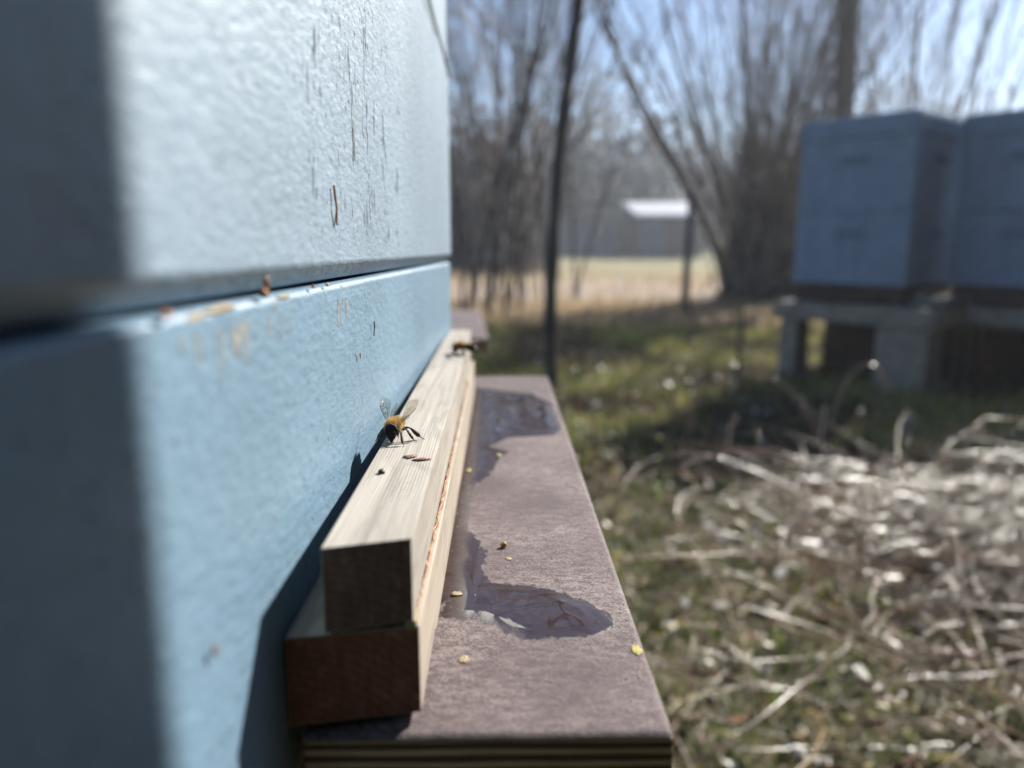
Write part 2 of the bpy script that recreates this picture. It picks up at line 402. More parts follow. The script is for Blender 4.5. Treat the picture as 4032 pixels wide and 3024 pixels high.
# propolis and wax along the seam
def blobs(name, specs, mat, parent, seed=1):
    bm = bmesh.new(); r = random.Random(seed)
    for (x, y, z, sx, sy, sz) in specs:
        res = bmesh.ops.create_icosphere(bm, subdivisions=2, radius=1, matrix=Matrix.LocRotScale((x, y, z), None, (sx, sy, sz)))
        for v in res['verts']:
            d = 1 + .45 * mn.noise(Vector(v.co) * 700 + Vector((seed, 0, 0)))
            v.co = Vector((x, y, z)) + (v.co - Vector((x, y, z))) * d
    return obj(name, bm, mat, parent, smooth=True)
for i_, b_ in enumerate([(0, .117, .4732, .0007, .0013, .0008), (0, .1182, .4746, .0004, .0006, .0013), (0, .146, .4728, .0004, .0010, .0004), (0, .157, .4727, .0004, .0007, .0004), (0, .083, .4727, .0004, .0016, .0005)]):
    blobs('propolis', [b_], M['resin'], hive, i_ + 1)
for i_, b_ in enumerate([(-.0006, .100, .4719, .0003, .006, .0006), (-.0006, .107, .4700, .0002, .0012, .0012), (-.0006, .092, .4710, .0002, .003, .0012), (-.0006, .1235, .4708, .0002, .0008, .0010),
                         (-.0006, .129, .4719, .0003, .004, .0004), (-.0006, .172, .4712, .0002, .001, .0008)]):
    blobs('wax_crust', [b_], M['resin_pale'], hive, i_ + 9)
# landing board: its own top sheet with the wet patch
Zb = .4955
wet = np.array([(-13.4, 171.1), (-13.4, 163.1), (-5.4, 161.8), (0.8, 156.5), (4.8, 152.4), (11.8, 153.3), (21.0, 154.2), (26.3, 159.2), (24.9, 164.7), (20.8, 170.6), (12.4, 178.2), (4.5, 180.4), (-2.5, 181.6), (-4.4, 189.4), (-3.3, 198.4), (-5.5, 208.4), (-9.9, 219.3), (-9.8, 235.5), (-9.5, 246.9), (-8.3, 259.3), (-3.6, 272.8), (-0.1, 294.4), (3.6, 304.5), (-4.0, 311.9), (3.9, 327.2), (24.5, 331.0), (28.0, 343.9), (27.0, 400.7), (18.2, 426.2), (2.6, 433.3), (-13.8, 447.9), (-30, 440), (-30, 160)]) / 1000
def sdf(P, poly):
    a = poly; b = np.roll(poly, -1, 0); d = np.full(len(P), 1e9); ins = np.zeros(len(P), bool)
    for p, q in zip(a, b):
        e = q - p; wv = P - p; t = np.clip((wv @ e) / (e @ e), 0, 1)
        d = np.minimum(d, np.linalg.norm(wv - t[:, None] * e, axis=1))
        c1 = (P[:, 1] >= p[1]) & (P[:, 1] < q[1]); c2 = (P[:, 1] < p[1]) & (P[:, 1] >= q[1])
        cr_ = e[0] * wv[:, 1] - e[1] * wv[:, 0]
        ins ^= (c1 & (cr_ > 0)) | (c2 & (cr_ < 0))
    return np.where(ins, d, -d)
def board_mesh(x0, x1, y0, y1, z, nxx, nyy, poly=None):
    X, Y = np.meshgrid(np.linspace(x0, x1, nxx), np.linspace(y0, y1, nyy)); P = np.stack([X.ravel(), Y.ravel()], 1)
    wv = np.zeros(len(P))
    zz = np.full(len(P), z)
    if poly is not None:
        s = sdf(P, poly); wv = np.clip(.5 + s / .010, 0, 1)
        zz = z + .00012 * np.clip(s / .008, 0, 1) * (s > 0)
        # thick drop of water near the front tongue and a pool at the back
        for (cx, cy, rx, ry, h) in [(.012, .166, .013, .009, .00035), (.014, .375, .013, .035, .0008), (-.006, .40, .012, .02, .0006), (-.009, .195, .004, .03, .0003)]:
            q = 1 - ((P[:, 0] - cx) / rx) ** 2 - ((P[:, 1] - cy) / ry) ** 2
            zz += h * np.clip(q, 0, 1) ** .7 * (s > 0)
    # a tiny roll-off at the rim
    rim = np.minimum.reduce([P[:, 0] - x0, x1 - P[:, 0], P[:, 1] - y0, y1 - P[:, 1]])
    zz = zz - .0006 * np.clip(1 - rim / .0009, 0, 1) ** 2
    V = np.column_stack([P, zz]); ii, jj = np.meshgrid(np.arange(nyy - 1), np.arange(nxx - 1), indexing='ij'); a = (ii * nxx + jj).ravel()
    me = fastmesh('board', V, np.stack([a, a + 1, a + nxx + 1, a + nxx], 1), smooth=True)
    at = me.attributes.new('wet', 'FLOAT', 'POINT'); at.data.foreach_set('value', wv.astype(np.float32))
    return me
bm = bmesh.new()
box(bm, -.0345, .0302, .1205, .484, Zb - .0155, Zb - .0008, bev=.0004, seg=1)
lbd = obj('landing_board', bm, M['ply'], hive, world=True)
lbd['label'] = 'brown film faced plywood landing board, dusty and partly wet'
link('board_face', board_mesh(-.0345, .0302, .1203, .4842, Zb, 110, 560, wet), M['film'], lbd)

# ------------------------------------------------------------------ hive support
bs = empty('hive_stand', (-.25, .2, 0))
for (x, y) in [(-.18, -.2), (.13, -.2), (-.18, .2), (.13, .2)]:
    bm = bmesh.new(); box(bm, x - .04, x + .04, y - .04, y + .04, -.02, .40, bev=.003); obj('leg', bm, M['standwood'], bs)
bm = bmesh.new(); box(bm, -.22, .19, -.26, .26, .40, .447, bev=.003); obj('stand_top', bm, M['standwood'], bs)
tag(bs, 'dark timber stand carrying the near blue beehive', 'hive stand')

# ------------------------------------------------------------------ battens in front of the entrance
def batten(name, prof, yaw_shift=0):
    """prof: list of (xl, xr, zb, zt, y) stations"""
    bm = bmesh.new(); rings = []
    for (xl, xr, zb, zt, yl, yr) in prof:
        rings.append([bm.verts.new(p) for p in [(xl, yl, zb), (xr, yr, zb), (xr, yr, zt), (xl, yl, zt)]])
    for A, B in zip(rings, rings[1:]):
        for i in range(4):
            j = (i + 1) % 4; bm.faces.new([A[i], A[j], B[j], B[i]])
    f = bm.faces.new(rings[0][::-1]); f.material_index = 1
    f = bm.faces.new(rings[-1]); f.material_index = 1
    bmesh.ops.recalc_face_normals(bm, faces=bm.faces)
    bmesh.ops.bevel(bm, geom=[e for e in bm.edges if len(e.link_faces) == 2 and e.calc_face_angle() > .6], offset=.00018, segments=2, profile=.5, affect='EDGES')
    return bm
upb = batten('u', [(-.0298, -.0153, .5148, .530, .1207, .1249), (-.0296, -.0156, .5148, .5300, .25, .25), (-.0292, -.0160, .5148, .5298, .40, .40), (-.0284, -.0172, .5148, .5292, .448, .448), (-.0280, -.0186, .515, .528, .4545, .4545)])
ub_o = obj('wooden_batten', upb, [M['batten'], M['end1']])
tag(ub_o, 'upper sunlit grey batten that the bees walk on, dark sawn end towards the viewer', 'batten', 'battens beside the hive wall')
lwb = batten('l', [(-.0368, -.0143, .4972, .5138, .1209, .1249), (-.0366, -.0142, .4972, .5138, .155, .155), (-.0366, -.0142, .4958, .5138, .157, .157), (-.0330, -.0142, .4958, .5138, .30, .30), (-.0300, -.0146, .4958, .5138, .43, .43)])
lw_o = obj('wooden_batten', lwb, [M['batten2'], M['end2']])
tag(lw_o, 'lower wider batten with red brown end, lying on the landing board under the other', 'batten', 'battens beside the hive wall')
# orange resin bead in the joint between the two battens, and a light splinter
r = random.Random(2); pts = []; rad = []
for i in range(150):
    y = .128 + i * .0016
    pts.append((-.01525 + .00012 * math.sin(i * .9) + r.gauss(0, .00012), y, .5143 + r.gauss(0, .00012))); rad.append(.00032 * r.uniform(.3, 1.4) * (1.3 if .165 < y < .24 else .8 if y < .165 else .5))
link('resin_bead', tubemesh('resin', [(np.array(pts), np.array(rad))], 6), M['resin'], lw_o)
bm = bmesh.new(); box(bm, -.0168, -.0147, .1245, .1300, .5131, .5150, bev=.0004); obj('splinter', bm, M['resin_pale'], lw_o)

# ------------------------------------------------------------------ small things lying about
def pebble(name, loc, s, mat, label, cat, seed=0, rot=0, group=None):
    bm = bmesh.new(); bmesh.ops.create_icosphere(bm, subdivisions=3, radius=1)
    for v in bm.verts:
        d = 1 + .5 * mn.noise(v.co * 1.7 + Vector((seed * 3.1, 0, 0))) + .18 * mn.noise(v.co * 5 + Vector((0, seed, 0)))
        v.co = Vector((v.co.x * s[0], v.co.y * s[1], v.co.z * s[2])) * d
    o = obj(name, bm, mat, smooth=True); o.location = loc; o.rotation_euler = (0, 0, rot); return tag(o, label, cat, group)
pebble('dark_crumb', (-.0261, .1628, .5303), (.0008, .0010, .0006), M['black'], 'black crumb on the upper batten between the front bee and the sawn end', 'crumb', 2)
pebble('bark_chip', (-.0213, .1755, .53015), (.0017, .0013, .0003), M['chip'], 'flat brown bark flake nearest the front bee on the upper batten', 'bark flake', 3, .5, 'bark flakes by the bee')
pebble('bark_chip', (-.0183, .1729, .53015), (.0021, .0010, .0003), M['chip'], 'longer flat brown bark flake right of the other one on the upper batten', 'bark flake', 4, .25, 'bark flakes by the bee')
pebble('pollen_pellet', (.0009, .2042, .4963), (.0009, .0009, .0008), M['pollen'], 'small round ochre pellet standing alone on the dusty landing board', 'pollen pellet', 5)
for i, (x, y, sx, sy, lab) in enumerate([(.0285, .1483, .0016, .0030, 'bright yellow dropping at the right edge of the landing board'), (-.0075, .1452, .0016, .0022, 'pale ochre dropping on the board near the foot of the battens'),
                                  (-.0108, .1747, .0022, .0018, 'pale crusty flake in the wet beside the lower batten'), (-.0005, .2977, .0014, .003, 'yellow crumb in the dark wet patch far along the board'),
                                  (-.0117, .2771, .0013, .003, 'yellow crumb touching the lower batten at the edge of the wet'), (.0022, .196, .0013, .0016, 'pale yellow fleck just before the round pellet')]):
    pebble('bee_dropping', (x, y, Zb + (.0004 if 2 < i < 5 or i == 2 else .0001)), (sx * .6, sy * .6, .00007), M['yellow'] if i in (0, 3, 4) else M['resin_pale'], lab, 'dropping', i + 9, 0, 'droppings on the landing board')
rr = random.Random(8)
V = []; Q = []
for i in range(700):
    x, y, s = rr.choice([rr.uniform(-.012, .029), -.0138 + abs(rr.gauss(0, .003)), .0295 - abs(rr.gauss(0, .004))]), rr.uniform(.124, .47), rr.uniform(.00006, .0002) * rr.choice([1, 1, 1, 1.8]); o_ = len(V)
    V += [(x - s, y, Zb + .00005), (x, y - s, Zb + .00005), (x + s, y, Zb + .00005), (x, y + s, Zb + .00005), (x, y, Zb + .00005 + s)]
    Q += [(o_, o_ + 1, o_ + 4), (o_ + 1, o_ + 2, o_ + 4), (o_ + 2, o_ + 3, o_ + 4), (o_ + 3, o_, o_ + 4)]
tag(link('dust_specks', fastmesh('dust', V, Q), M['resin_pale']), 'tiny pale specks of pollen dust scattered over the board', 'specks', kind='stuff')
def wallp(y, z, out=.0004): return Vector((-.0398 + .0245 * y + out, y, z))
p = [wallp(.1683, .5917, .0006), wallp(.1688, .589, .0007), wallp(.1688, .587, .0009), wallp(.1696, .5848, .0006), wallp(.1703, .5835, .0005)]
tw = link('dry_stem', tubemesh('t', [(interp(p, 16), np.linspace(.00028, .0002, 16)), (interp([p[2], wallp(.1690, .5855, .0006), wallp(.1688, .5834, .0003)], 8), np.linspace(.00018, .0001, 8))], 6), M['twigwall'])
tag(tw, 'thin orange brown stem fragment stuck upright on the pale wall', 'plant stem')
p = [wallp(.2096, .5585), wallp(.2100, .557), wallp(.2089, .5548)]
tag(link('straw_fragment', tubemesh('t', [(interp(p, 10), np.full(10, .00022))], 5), M['resin_pale']), 'tiny straw coloured fibre stuck on the sky blue lower box', 'fibre')
pebble('mud_spot', wallp(.0925, .5278), (.0003, .0006, .0006), M['chip'], 'blurred brown spot low on the sunlit sky blue wall', 'mud spot', 6)
pebble('red_crumb', wallp(.190, .5521), (.0002, .0004, .0006), M['twigwall'], 'tiny reddish crumb on the sky blue wall left of the straw fibre', 'crumb', 7)
cpts = [wallp(.10, .715, .0005), wallp(.25, .696, .0005), wallp(.3615, .6838, .0005), wallp(.3895, .6808, .0005), wallp(.43, .6762, .0005), wallp(.4515, .6725, .0008), Vector((-.0298, .4535, .671)), Vector((-.06, .4538, .668))]
tag(link('cord', tubemesh('c', [(interp(cpts, 60), np.full(60, .0006))], 6), M['cord']), 'thin grey green cord running down the top right corner of the pale hive wall', 'cord')

# ------------------------------------------------------------------ bees
def ellip(bm, c, s, rot=(0, 0, 0), sub=3):
    bmesh.ops.create_icosphere(bm, subdivisions=sub, radius=1, matrix=Matrix.LocRotScale(c, Matrix.Rotation(0, 3, 'X').to_euler() if rot == (0, 0, 0) else __import__('mathutils').Euler(rot), s))
def m_bee():
    k = Mat('bee_body'); x = k.xyz(); y = x[1]
    s = k.math('MULTIPLY', k.math('ADD', y, 9), 1 / 14.0)
    ws = k.math('ADD', s, k.math('MULTIPLY', k.math('SUBTRACT', k.noise(1.5, 2), .5), .02))
    st = [(.0, (.02, .012, .008)), (.08, (.03, .018, .01)), (.12, (.35, .2, .07)), (.15, (.03, .018, .01)), (.22, (.03, .018, .01)), (.25, (.38, .22, .08)), (.29, (.04, .02, .01)),
          (.36, (.05, .03, .012)), (.39, (.42, .24, .08)), (.44, (.30, .15, .05)), (.50, (.40, .24, .09)), (.62, (.42, .24, .07)), (.72, (.30, .17, .06)), (.765, (.06, .035, .02)), (.80, (.014, .010, .009)), (1, (.008, .006, .006))]
    c = k.ramp(ws, st)
    n = k.noise(6, 3)
    c = k.mix(k.math('MULTIPLY', n, .4), c, (.02, .012, .008))
    return k.set(c, .42, k.bump(n, .08), .5)
M['bee'] = m_bee()
M['fur'] = m_tint('golden_fur', .5, .4, trans=.6)
M['leg'] = m_simple('bee_leg', (.022, .014, .010), .35, .5, 3, .6)
M['eye'] = m_simple('bee_eye', (.012, .008, .007), .18, .2, 20, .7)
k = Mat('bee_wing'); n = k.noise(.8, 3)
k.set((.42, .31, .20), .18, k.bump(n, .15), .8)
tr = k.n('BsdfTransparent'); tr.inputs[0].default_value = (.93, .88, .80, 1); mx = k.n('MixShader')
lw = k.n('LayerWeight'); lw.inputs[0].default_value = .35
k.l(k.math('ADD', .17, k.math('MULTIPLY', lw.outputs['Facing'], .35)), mx.inputs[0])
k.l(tr.outputs[0], mx.inputs[1]); k.l(k.p.outputs[0], mx.inputs[2]); k.l(mx.outputs[0], k.out.inputs[0]); M['wing'] = k.m
M['wing_sunlit'] = m_simple('sunlit_wing', (.80, .68, .58), .3, .1, 3, .8)  # paler copy of the wing, sun glint put into its colour
tl_ = M['wing_sunlit'].node_tree.nodes.new('ShaderNodeBsdfTranslucent'); tl_.inputs[0].default_value = (.85, .70, .58, 1)
mx_ = M['wing_sunlit'].node_tree.nodes.new('ShaderNodeMixShader'); mx_.inputs[0].default_value = .6
_t = M['wing_sunlit'].node_tree; _o = [n_ for n_ in _t.nodes if n_.type == 'OUTPUT_MATERIAL'][0]; _p = [n_ for n_ in _t.nodes if n_.type == 'BSDF_PRINCIPLED'][0]
_t.links.new(_p.outputs[0], mx_.inputs[1]); _t.links.new(tl_.outputs[0], mx_.inputs[2]); _t.links.new(mx_.outputs[0], _o.inputs[0])
M['vein'] = m_simple('wing_vein', (.10, .045, .02), .4, .3, 3, .5)

def fur(n, seed, centre, radii, L, base, tip_dir=(0, -.5, .3), ymin=-99):
    r = np.random.default_rng(seed); V = []; Q = []; C = []
    for i in range(n):
        d = r.normal(size=3); d /= np.linalg.norm(d)
        if d[2] < -.55: continue
        p = np.array(centre) + d * np.array(radii)
        if p[1] < ymin: continue
        nrm = d / np.array(radii); nrm /= np.linalg.norm(nrm)
        v = nrm + np.array(tip_dir) * .6 + r.normal(size=3) * .22; v /= np.linalg.norm(v)
        s = np.cross(v, r.normal(size=3)); s /= np.linalg.norm(s); wd = .022; l = L * r.uniform(.6, 1.15)
        o_ = len(V); V += [p - s * wd, p + s * wd, p + v * l]; Q.append((o_, o_ + 1, o_ + 2))
        C.append(np.array(base) * r.uniform(.6, 1.25))
    return V, Q, C
def wing_mesh(name, outline, span, chord, nrm, root):
    """outline in (along span, along chord) pairs as fan strip; slight camber"""
    V = []; Q = []
    n = 14
    lead = interp([(p[0], p[1]) for p in outline[0]], n); trail = interp([(p[0], p[1]) for p in outline[1]], n)
    for i in range(n):
        for j in range(5):
            q = lead[i] * (1 - j / 4) + trail[i] * (j / 4)
            cam_ = .10 * math.sin(j / 4 * math.pi) + .09 * math.sin(q[0] * 1.9) * (j / 4)
            V.append(root + span * q[0] + chord * q[1] + nrm * cam_)
    for i in range(n - 1):
        for j in range(4): a = i * 5 + j; Q.append((a, a + 1, a + 6, a + 5))
    return fastmesh(name, V, Q, smooth=True)
FORE = ([(0, .12), (1.9, -.28), (3.9, -.28), (6.2, .05), (7.7, 1.15)], [(0, .35), (1.8, .9), (3.9, 2.2), (6.0, 2.85), (7.7, 1.5)])
HIND = ([(0, 0), (2, -.15), (4.2, .1), (6.0, .9)], [(0, .3), (1.8, 1.3), (3.8, 1.8), (6.0, 1.2)])
def veins(outl, span, chord, nrm, root, hind=False):
    def P(s, c): return root + span * s * (1.0 if hind else .87) + chord * c + nrm * .06
    if hind: L = [[(0, 0), (2, -.12), (4.2, .12)], [(0, .1), (2, .5), (4.4, .9)], [(1.2, .3), (2.5, 1.0)]]
    else:
        L = [[(0, .12), (2.5, -.28), (5.0, -.26), (6.6, -.05)], [(0, .2), (2.6, .05), (5.0, .0)], [(0, .3), (2.2, .65), (3.4, 1.0), (5.2, 1.3), (6.4, 1.5)], [(3.4, .1), (3.4, 1.0)],
             [(3.4, .5), (5, .7), (6.8, .8)], [(5, 0), (5, .7), (5.2, 1.3)], [(2.2, .65), (3.6, 1.7)], [(4.4, 1.2), (4.8, 2.1)], [(6, -.1), (5.9, .75)]]
    return [(interp([P(*q) for q in l], 10) if len(l) > 2 else np.array([P(*l[0]), P(*l[1])]), np.full(10 if len(l) > 2 else 2, .075 if i < 1 else .04)) for i, l in enumerate(L)]
def make_bee(name, loc, rotz, label, feet, wings, scale=.001, wm_='wing'):
    root = empty(name, loc, (0, 0, rotz), scale)
    tag(root, label, 'bee', 'honey bees on the upper batten')
    bm = bmesh.new()
    # abdomen, thorax, neck, head; local +Y forward, millimetres
    ellip(bm, (0, -4.7, 3.3), (2.0, 3.2, 1.85), (R(8), 0, 0)); ellip(bm, (0, -7.0, 2.9), (1.25, 2.0, 1.2), (R(12), 0, 0))
    ellip(bm, (0, -1.9, 3.5), (.9, .9, .8), sub=2)
    ellip(bm, (0, .1, 3.55), (2.0, 2.05, 1.85)); ellip(bm, (0, -.9, 3.65), (1.7, 1.3, 1.6))
    ellip(bm, (0, 1.9, 3.4), (.7, .9, .7), sub=2)
    ellip(bm, (0, 2.75, 3.6), (1.75, .9, 1.65), (R(-10), 0, 0)); ellip(bm, (0, 3.0, 2.3), (1.3, .8, 1.6), (R(-10), 0, 0)); ellip(bm, (0, 3.05, 1.1), (.6, .45, 1.05), (R(-8), 0, 0))
    for s in (-1, 1): ellip(bm, (s * .25, 3.0, .65), (.2, .22, .5), (R(-8), R(s * 12), 0), 2)
    body = obj('body', bm, M['bee'], root)
    rm = body.modifiers.new('r', 'REMESH'); rm.mode = 'VOXEL'; rm.voxel_size = .16; rm.use_smooth_shade = True
    sm = body.modifiers.new('s', 'SMOOTH'); sm.factor = .6; sm.iterations = 5
    # fur
    V = []; Q = []; C = []
    for args in [(3600, 1, (0, 0, 3.6), (1.98, 2.03, 1.88), .95, (.85, .55, .20)), (900, 2, (0, 2.7, 3.35), (1.6, .8, 1.25), .35, (.10, .065, .03)), (3200, 3, (0, -4.0, 3.45), (2.0, 2.9, 1.8), .5, (.85, .66, .38)),
                 (1400, 4, (0, .3, 2.8), (2.1, 1.9, 1.8), .8, (.85, .68, .40))]:
        v, q, c = fur(*args); o_ = len(V); V += v; Q += [tuple(i + o_ for i in f) for f in q]; C += c
    link('fur', fastmesh('fur', V, Q, np.array(C)), M['fur'], root)
    for s in (-1, 1):
        bm = bmesh.new(); ellip(bm, (s * 1.45, 2.75, 2.95), (.52, .62, 1.12), (R(-10), R(-s * 14), R(-s * 12))); obj('eye', bm, M['eye'], root, smooth=True)
        P = interp([(s * .35, 3.5, 2.7), (s * .75, 4.0, 3.2), (s * 1.1, 4.3, 3.3), (s * 1.7, 4.5, 2.6), (s * 2.2, 4.5, 1.9)], 14)
        link('antenna', tubemesh('a', [(P, np.linspace(.12, .13, 14))], 6), M['leg'], root)
    for (s, y0, fx, fy, kind) in feet:
        A = Vector((s * 1.2, y0, 2.7)); Ft = Vector((fx, fy, .08)); mid = (A + Ft) / 2; out = Vector((s, 0, 0))
        K = A + (Ft - A) * .38 + Vector((0, 0, 1.35)) + out * .25; T = A + (Ft - A) * .80 + Vector((0, 0, .15 if kind == 'front' else .25)); T.z = max(T.z, .75)
        P = interp([A, (A + K) / 2 + Vector((0, 0, .15)), K, (K + T) / 2, T, (T + Ft) / 2 - Vector((0, 0, .12)), Ft], 31)
        w_ = 1.55 if kind == 'hind' else 1.0
        rad = np.interp(np.linspace(0, 1, 31), [0, .12, .25, .33, .36, .5, .62, .68, .8, 1], np.array([.28, .40, .34, .18, .22, .34 * w_, .40 * w_, .15, .11, .07]))
        link('leg', tubemesh('l', [(P, rad)], 8), M['leg'], root)
    for (nm, rt_, sp, ch) in wings:
        rt_ = Vector(rt_); sp = Vector(sp).normalized(); ch = Vector(ch); ch = (ch - sp * ch.dot(sp)).normalized(); nr = sp.cross(ch)
        hind = nm == 'hindwing'; O = HIND if hind else FORE
        rt_, sp, ch, nr = [np.array(v) for v in (rt_, sp, ch, nr)]
        wg = link(nm, wing_mesh('w', O, sp, ch, nr, rt_), M[wm_], root)
        link('vein', tubemesh('v', veins(O, sp, ch, nr, rt_, hind), 4), M['vein'], wg)
    return root
# heading: +Y local turned to face the camera (about 174 degrees)
hz = R(176)
def loc_of(wx, wy):   # offset in mm from bee root in world axes -> local
    c, s_ = math.cos(-hz), math.sin(-hz); return (wx * c - wy * s_, wx * s_ + wy * c)
# root below thorax; measured feet offsets are from (-.0270,.1890)
RX, RY = -.0272, .1912
def ft(dx, dy): return loc_of(dx + (-.0270 - RX) * 1000, dy + (.1890 - RY) * 1000)
feet = []
for (s, y0, f, kd) in [(-1, 1.2, ft(3.2, -4.4), 'front'), (-1, 0, ft(5.9, .1), 'mid'), (-1, -.9, ft(7.6, 3.0), 'hind'), (1, 1.2, ft(-4.0, -3.2), 'front'), (1, 0, ft(-4.9, 1.2), 'mid'), (1, -.9, ft(-4.4, 5.4), 'hind')]:
    feet.append((s, y0, f[0], f[1], kd))
def wv(x, y, z): a, b = loc_of(x, y); return (a, b, z)
wings = [('forewing', wv(1.4, .6, 4.3), wv(6.4, 2.6, 5.6), wv(-1, .5, .35)), ('forewing', wv(-1.4, .6, 4.3), wv(-3.0, 3.6, 5.4), wv(1, .35, .1)),
         ('hindwing', wv(-1.0, 1.2, 4.1), wv(.2, 3.2, 4.0), wv(1, .2, .0)), ('hindwing', wv(1.2, 1.4, 4.0), wv(3.2, 5, 1.0), wv(-.6, .5, .2))]
make_bee('honey_bee', (RX, RY, .530), hz, 'golden furred honey bee facing the viewer with raised wings, in focus on the upper batten', feet, wings)
feet2 = [(s, y0, s * x, y, kd) for s in (-1, 1) for (y0, x, y, kd) in [(1.2, 2.8, 3.6, 'front'), (0, 4.0, .2, 'mid'), (-.9, 3.8, -4.2, 'hind')]]
wings2 = [('forewing', (-1.4, -.6, 5.0), (-5.5, -5, 2.2), (1, -.3, .1)), ('forewing', (1.4, -.6, 5.0), (2.2, -7.5, .8), (-1, -.3, .1)),
          ('hindwing', (-1.2, -1, 4.8), (-1.5, -5, .3), (1, -.3, 0)), ('hindwing', (1.2, -1, 4.8), (1.5, -5, .3), (-1, -.3, 0))]
make_bee('honey_bee', (-.0180, .347, .5298), R(62), 'blurred honey bee farther along the upper batten near its far end, wings folded', feet2, wings2, wm_='wing_sunlit')

# ------------------------------------------------------------------ second hive of the row: only its landing board shows
h2 = empty('beehive', (-.26, .98, .12), (0, 0, R(2.8)))
tag(h2, 'next hive in the row, hidden but for its brown landing board past the batten end', 'beehive')
bm = bmesh.new(); box(bm, -.21, .15, -.16, .24, .22, .36, bev=.003); box(bm, -.2, .14, -.15, .23, .3605, .62, bev=.003); obj('hive_box', bm, M['paint_low'], h2)
bm = bmesh.new(); box(bm, -.22, .16, -.17, .25, .621, .65, bev=.003); obj('lid', bm, M['standwood'], h2)
bm = bmesh.new(); box(bm, .151, .2385, -.192, .152, .345, .36, bev=.001); lb2 = obj('landing_board', bm, M['ply'], h2)
link('board_face', board_mesh(.151, .2387, -.1922, .1522, .3606, 30, 60), M['film'], lb2)
for (x, y) in [(-.18, -.12), (.19, -.14), (-.18, .2), (.19, .12)]:
    bm = bmesh.new(); box(bm, x - .02, x + .02, y - .02, y + .02, -.14, .345 if x > 0 else .22, bev=.002); obj('leg', bm, M['standwood'], h2)

# ------------------------------------------------------------------ the two far hives on the right
def far_hive(loc, rot, label, slabs=True):
    t = empty('beehive', (loc[0], loc[1], .335), (0, 0, rot)); tag(t, label, 'beehive', 'blue beehives across the grass')
    # local: corner at origin, left face along +X' ... body extends x 0..L1 (right face), y 0..L2
    L1, L2 = .50, .46
    bm = bmesh.new(); box(bm, .01, L1 - .01, .01, L2 - .01, 0, .075, bev=.004); obj('floor_board', bm, M['standwood'], t)
    for i, (z0, z1) in enumerate([(.076, .355), (.357, .637)]):
        o_ = .002 * i
        bm = bmesh.new(); box(bm, o_, L1 - o_, o_, L2 - o_, z0, z1, bev=.003)
        hb = obj('hive_box', bm, M['paint_far'], t)
        zc = z1 - .085
        for (a0, a1, b0, b1) in [(L1 / 2 - .06, L1 / 2 + .06, -.003, .002), (-.003, .002, L2 / 2 - .055, L2 / 2 + .055)]:
            bm = bmesh.new(); box(bm, a0, a1, b0, b1, zc - .012, zc + .018, bev=.001); obj('hand_hold', bm, M['hold'], hb)
    bm = bmesh.new(); box(bm, -.004, L1 + .004, -.004, L2 + .004, .638, .712, bev=.006); box(bm, .006, L1 - .006, .006, L2 - .006, .7115, .722, bev=.002)
    obj('lid', bm, M['paint_far'], t)
    bm = bmesh.new(); box(bm, .06, L1 - .05, -.13, -.001, .012, .03, bev=.002); obj('landing_board', bm, M['stand'], t)
    bm = bmesh.new(); box(bm, .10, L1 - .10, -.022, -.001, .031, .056, bev=.002); obj('entrance_reducer', bm, M['batten2'], t)
    bm = bmesh.new(); box(bm, -.055, -.001, .08, .34, .018, .045, bev=.002); obj('side_ledge', bm, M['standwood'], t)
    return t
def stand(loc, rot, label):
    t = empty('hive_stand', (loc[0], loc[1], 0), (0, 0, rot)); tag(t, label, 'hive stand', 'stands under the far hives')
    bm = bmesh.new(); box(bm, -.06, .52, -.14, .50, .262, .334, bev=.008); obj('stand_top', bm, M['stand'], t)
    for (x0, x1, y0, y1) in [(-.045, .10, -.12, .075), (-.045, .06, .40, .48), (.38, .50, -.12, .04), (.40, .50, .36, .48)]:
        bm = bmesh.new(); box(bm, x0, x1, y0, y1, -.03, .261, bev=.008); obj('leg', bm, M['stand'], t)
    bm = bmesh.new(); box(bm, .101, .379, -.10, -.05, -.03, .261, bev=.004); obj('side_panel', bm, M['standwood'], t)
    bm = bmesh.new(); box(bm, .30, .34, .05, .46, -.03, .261, bev=.004); obj('opening_shade_panel', bm, M['standwood'], t)  # dark panel added inside so the stand opening reads as deep shade
    return t
ra = math.atan2(.64, .77)
far_hive((1.53, 2.9), ra, 'blue grey hive on the left of the far pair, corner turned to the viewer')
stand((1.53, 2.9), ra, 'pale concrete stand with a dark opening under the left far hive')
far_hive((2.075, 2.70), ra, 'blue grey hive cut off by the right edge of the picture')
stand((2.075, 2.70), ra, 'concrete stand under the hive at the right edge of the picture')

# ------------------------------------------------------------------ post, stake
def post(name, x, y, r, h, mat, label, cat, lean=0, sides=8):
    P = np.array([(x + lean * t, y, -.05 + (h + .05) * t) for t in np.linspace(0, 1, 8)])
    P[1:-1, :2] += np.random.default_rng(int(x * 100)).normal(0, r * .12, (6, 2))
    V, Q, F = tubes([(P, np.linspace(r, r * .85, 8))], sides); me = fastmesh(name, V, Q, smooth=True)
    bm = bmesh.new(); bm.from_mesh(me)
    bmesh.ops.holes_fill(bm, edges=bm.edges, sides=0)
    return tag(obj(name, bm, mat), label, cat)
post('fence_post', 1.40, 5.79, .031, .935, M['bark_dark'], 'dark wooden post standing in front of the distant white roofed shed', 'post', .01)
post('garden_stake', .93, 2.95, .010, .34, M['bark_dark'], 'thin dark stake in the grass left of the far hives', 'stake', .005)
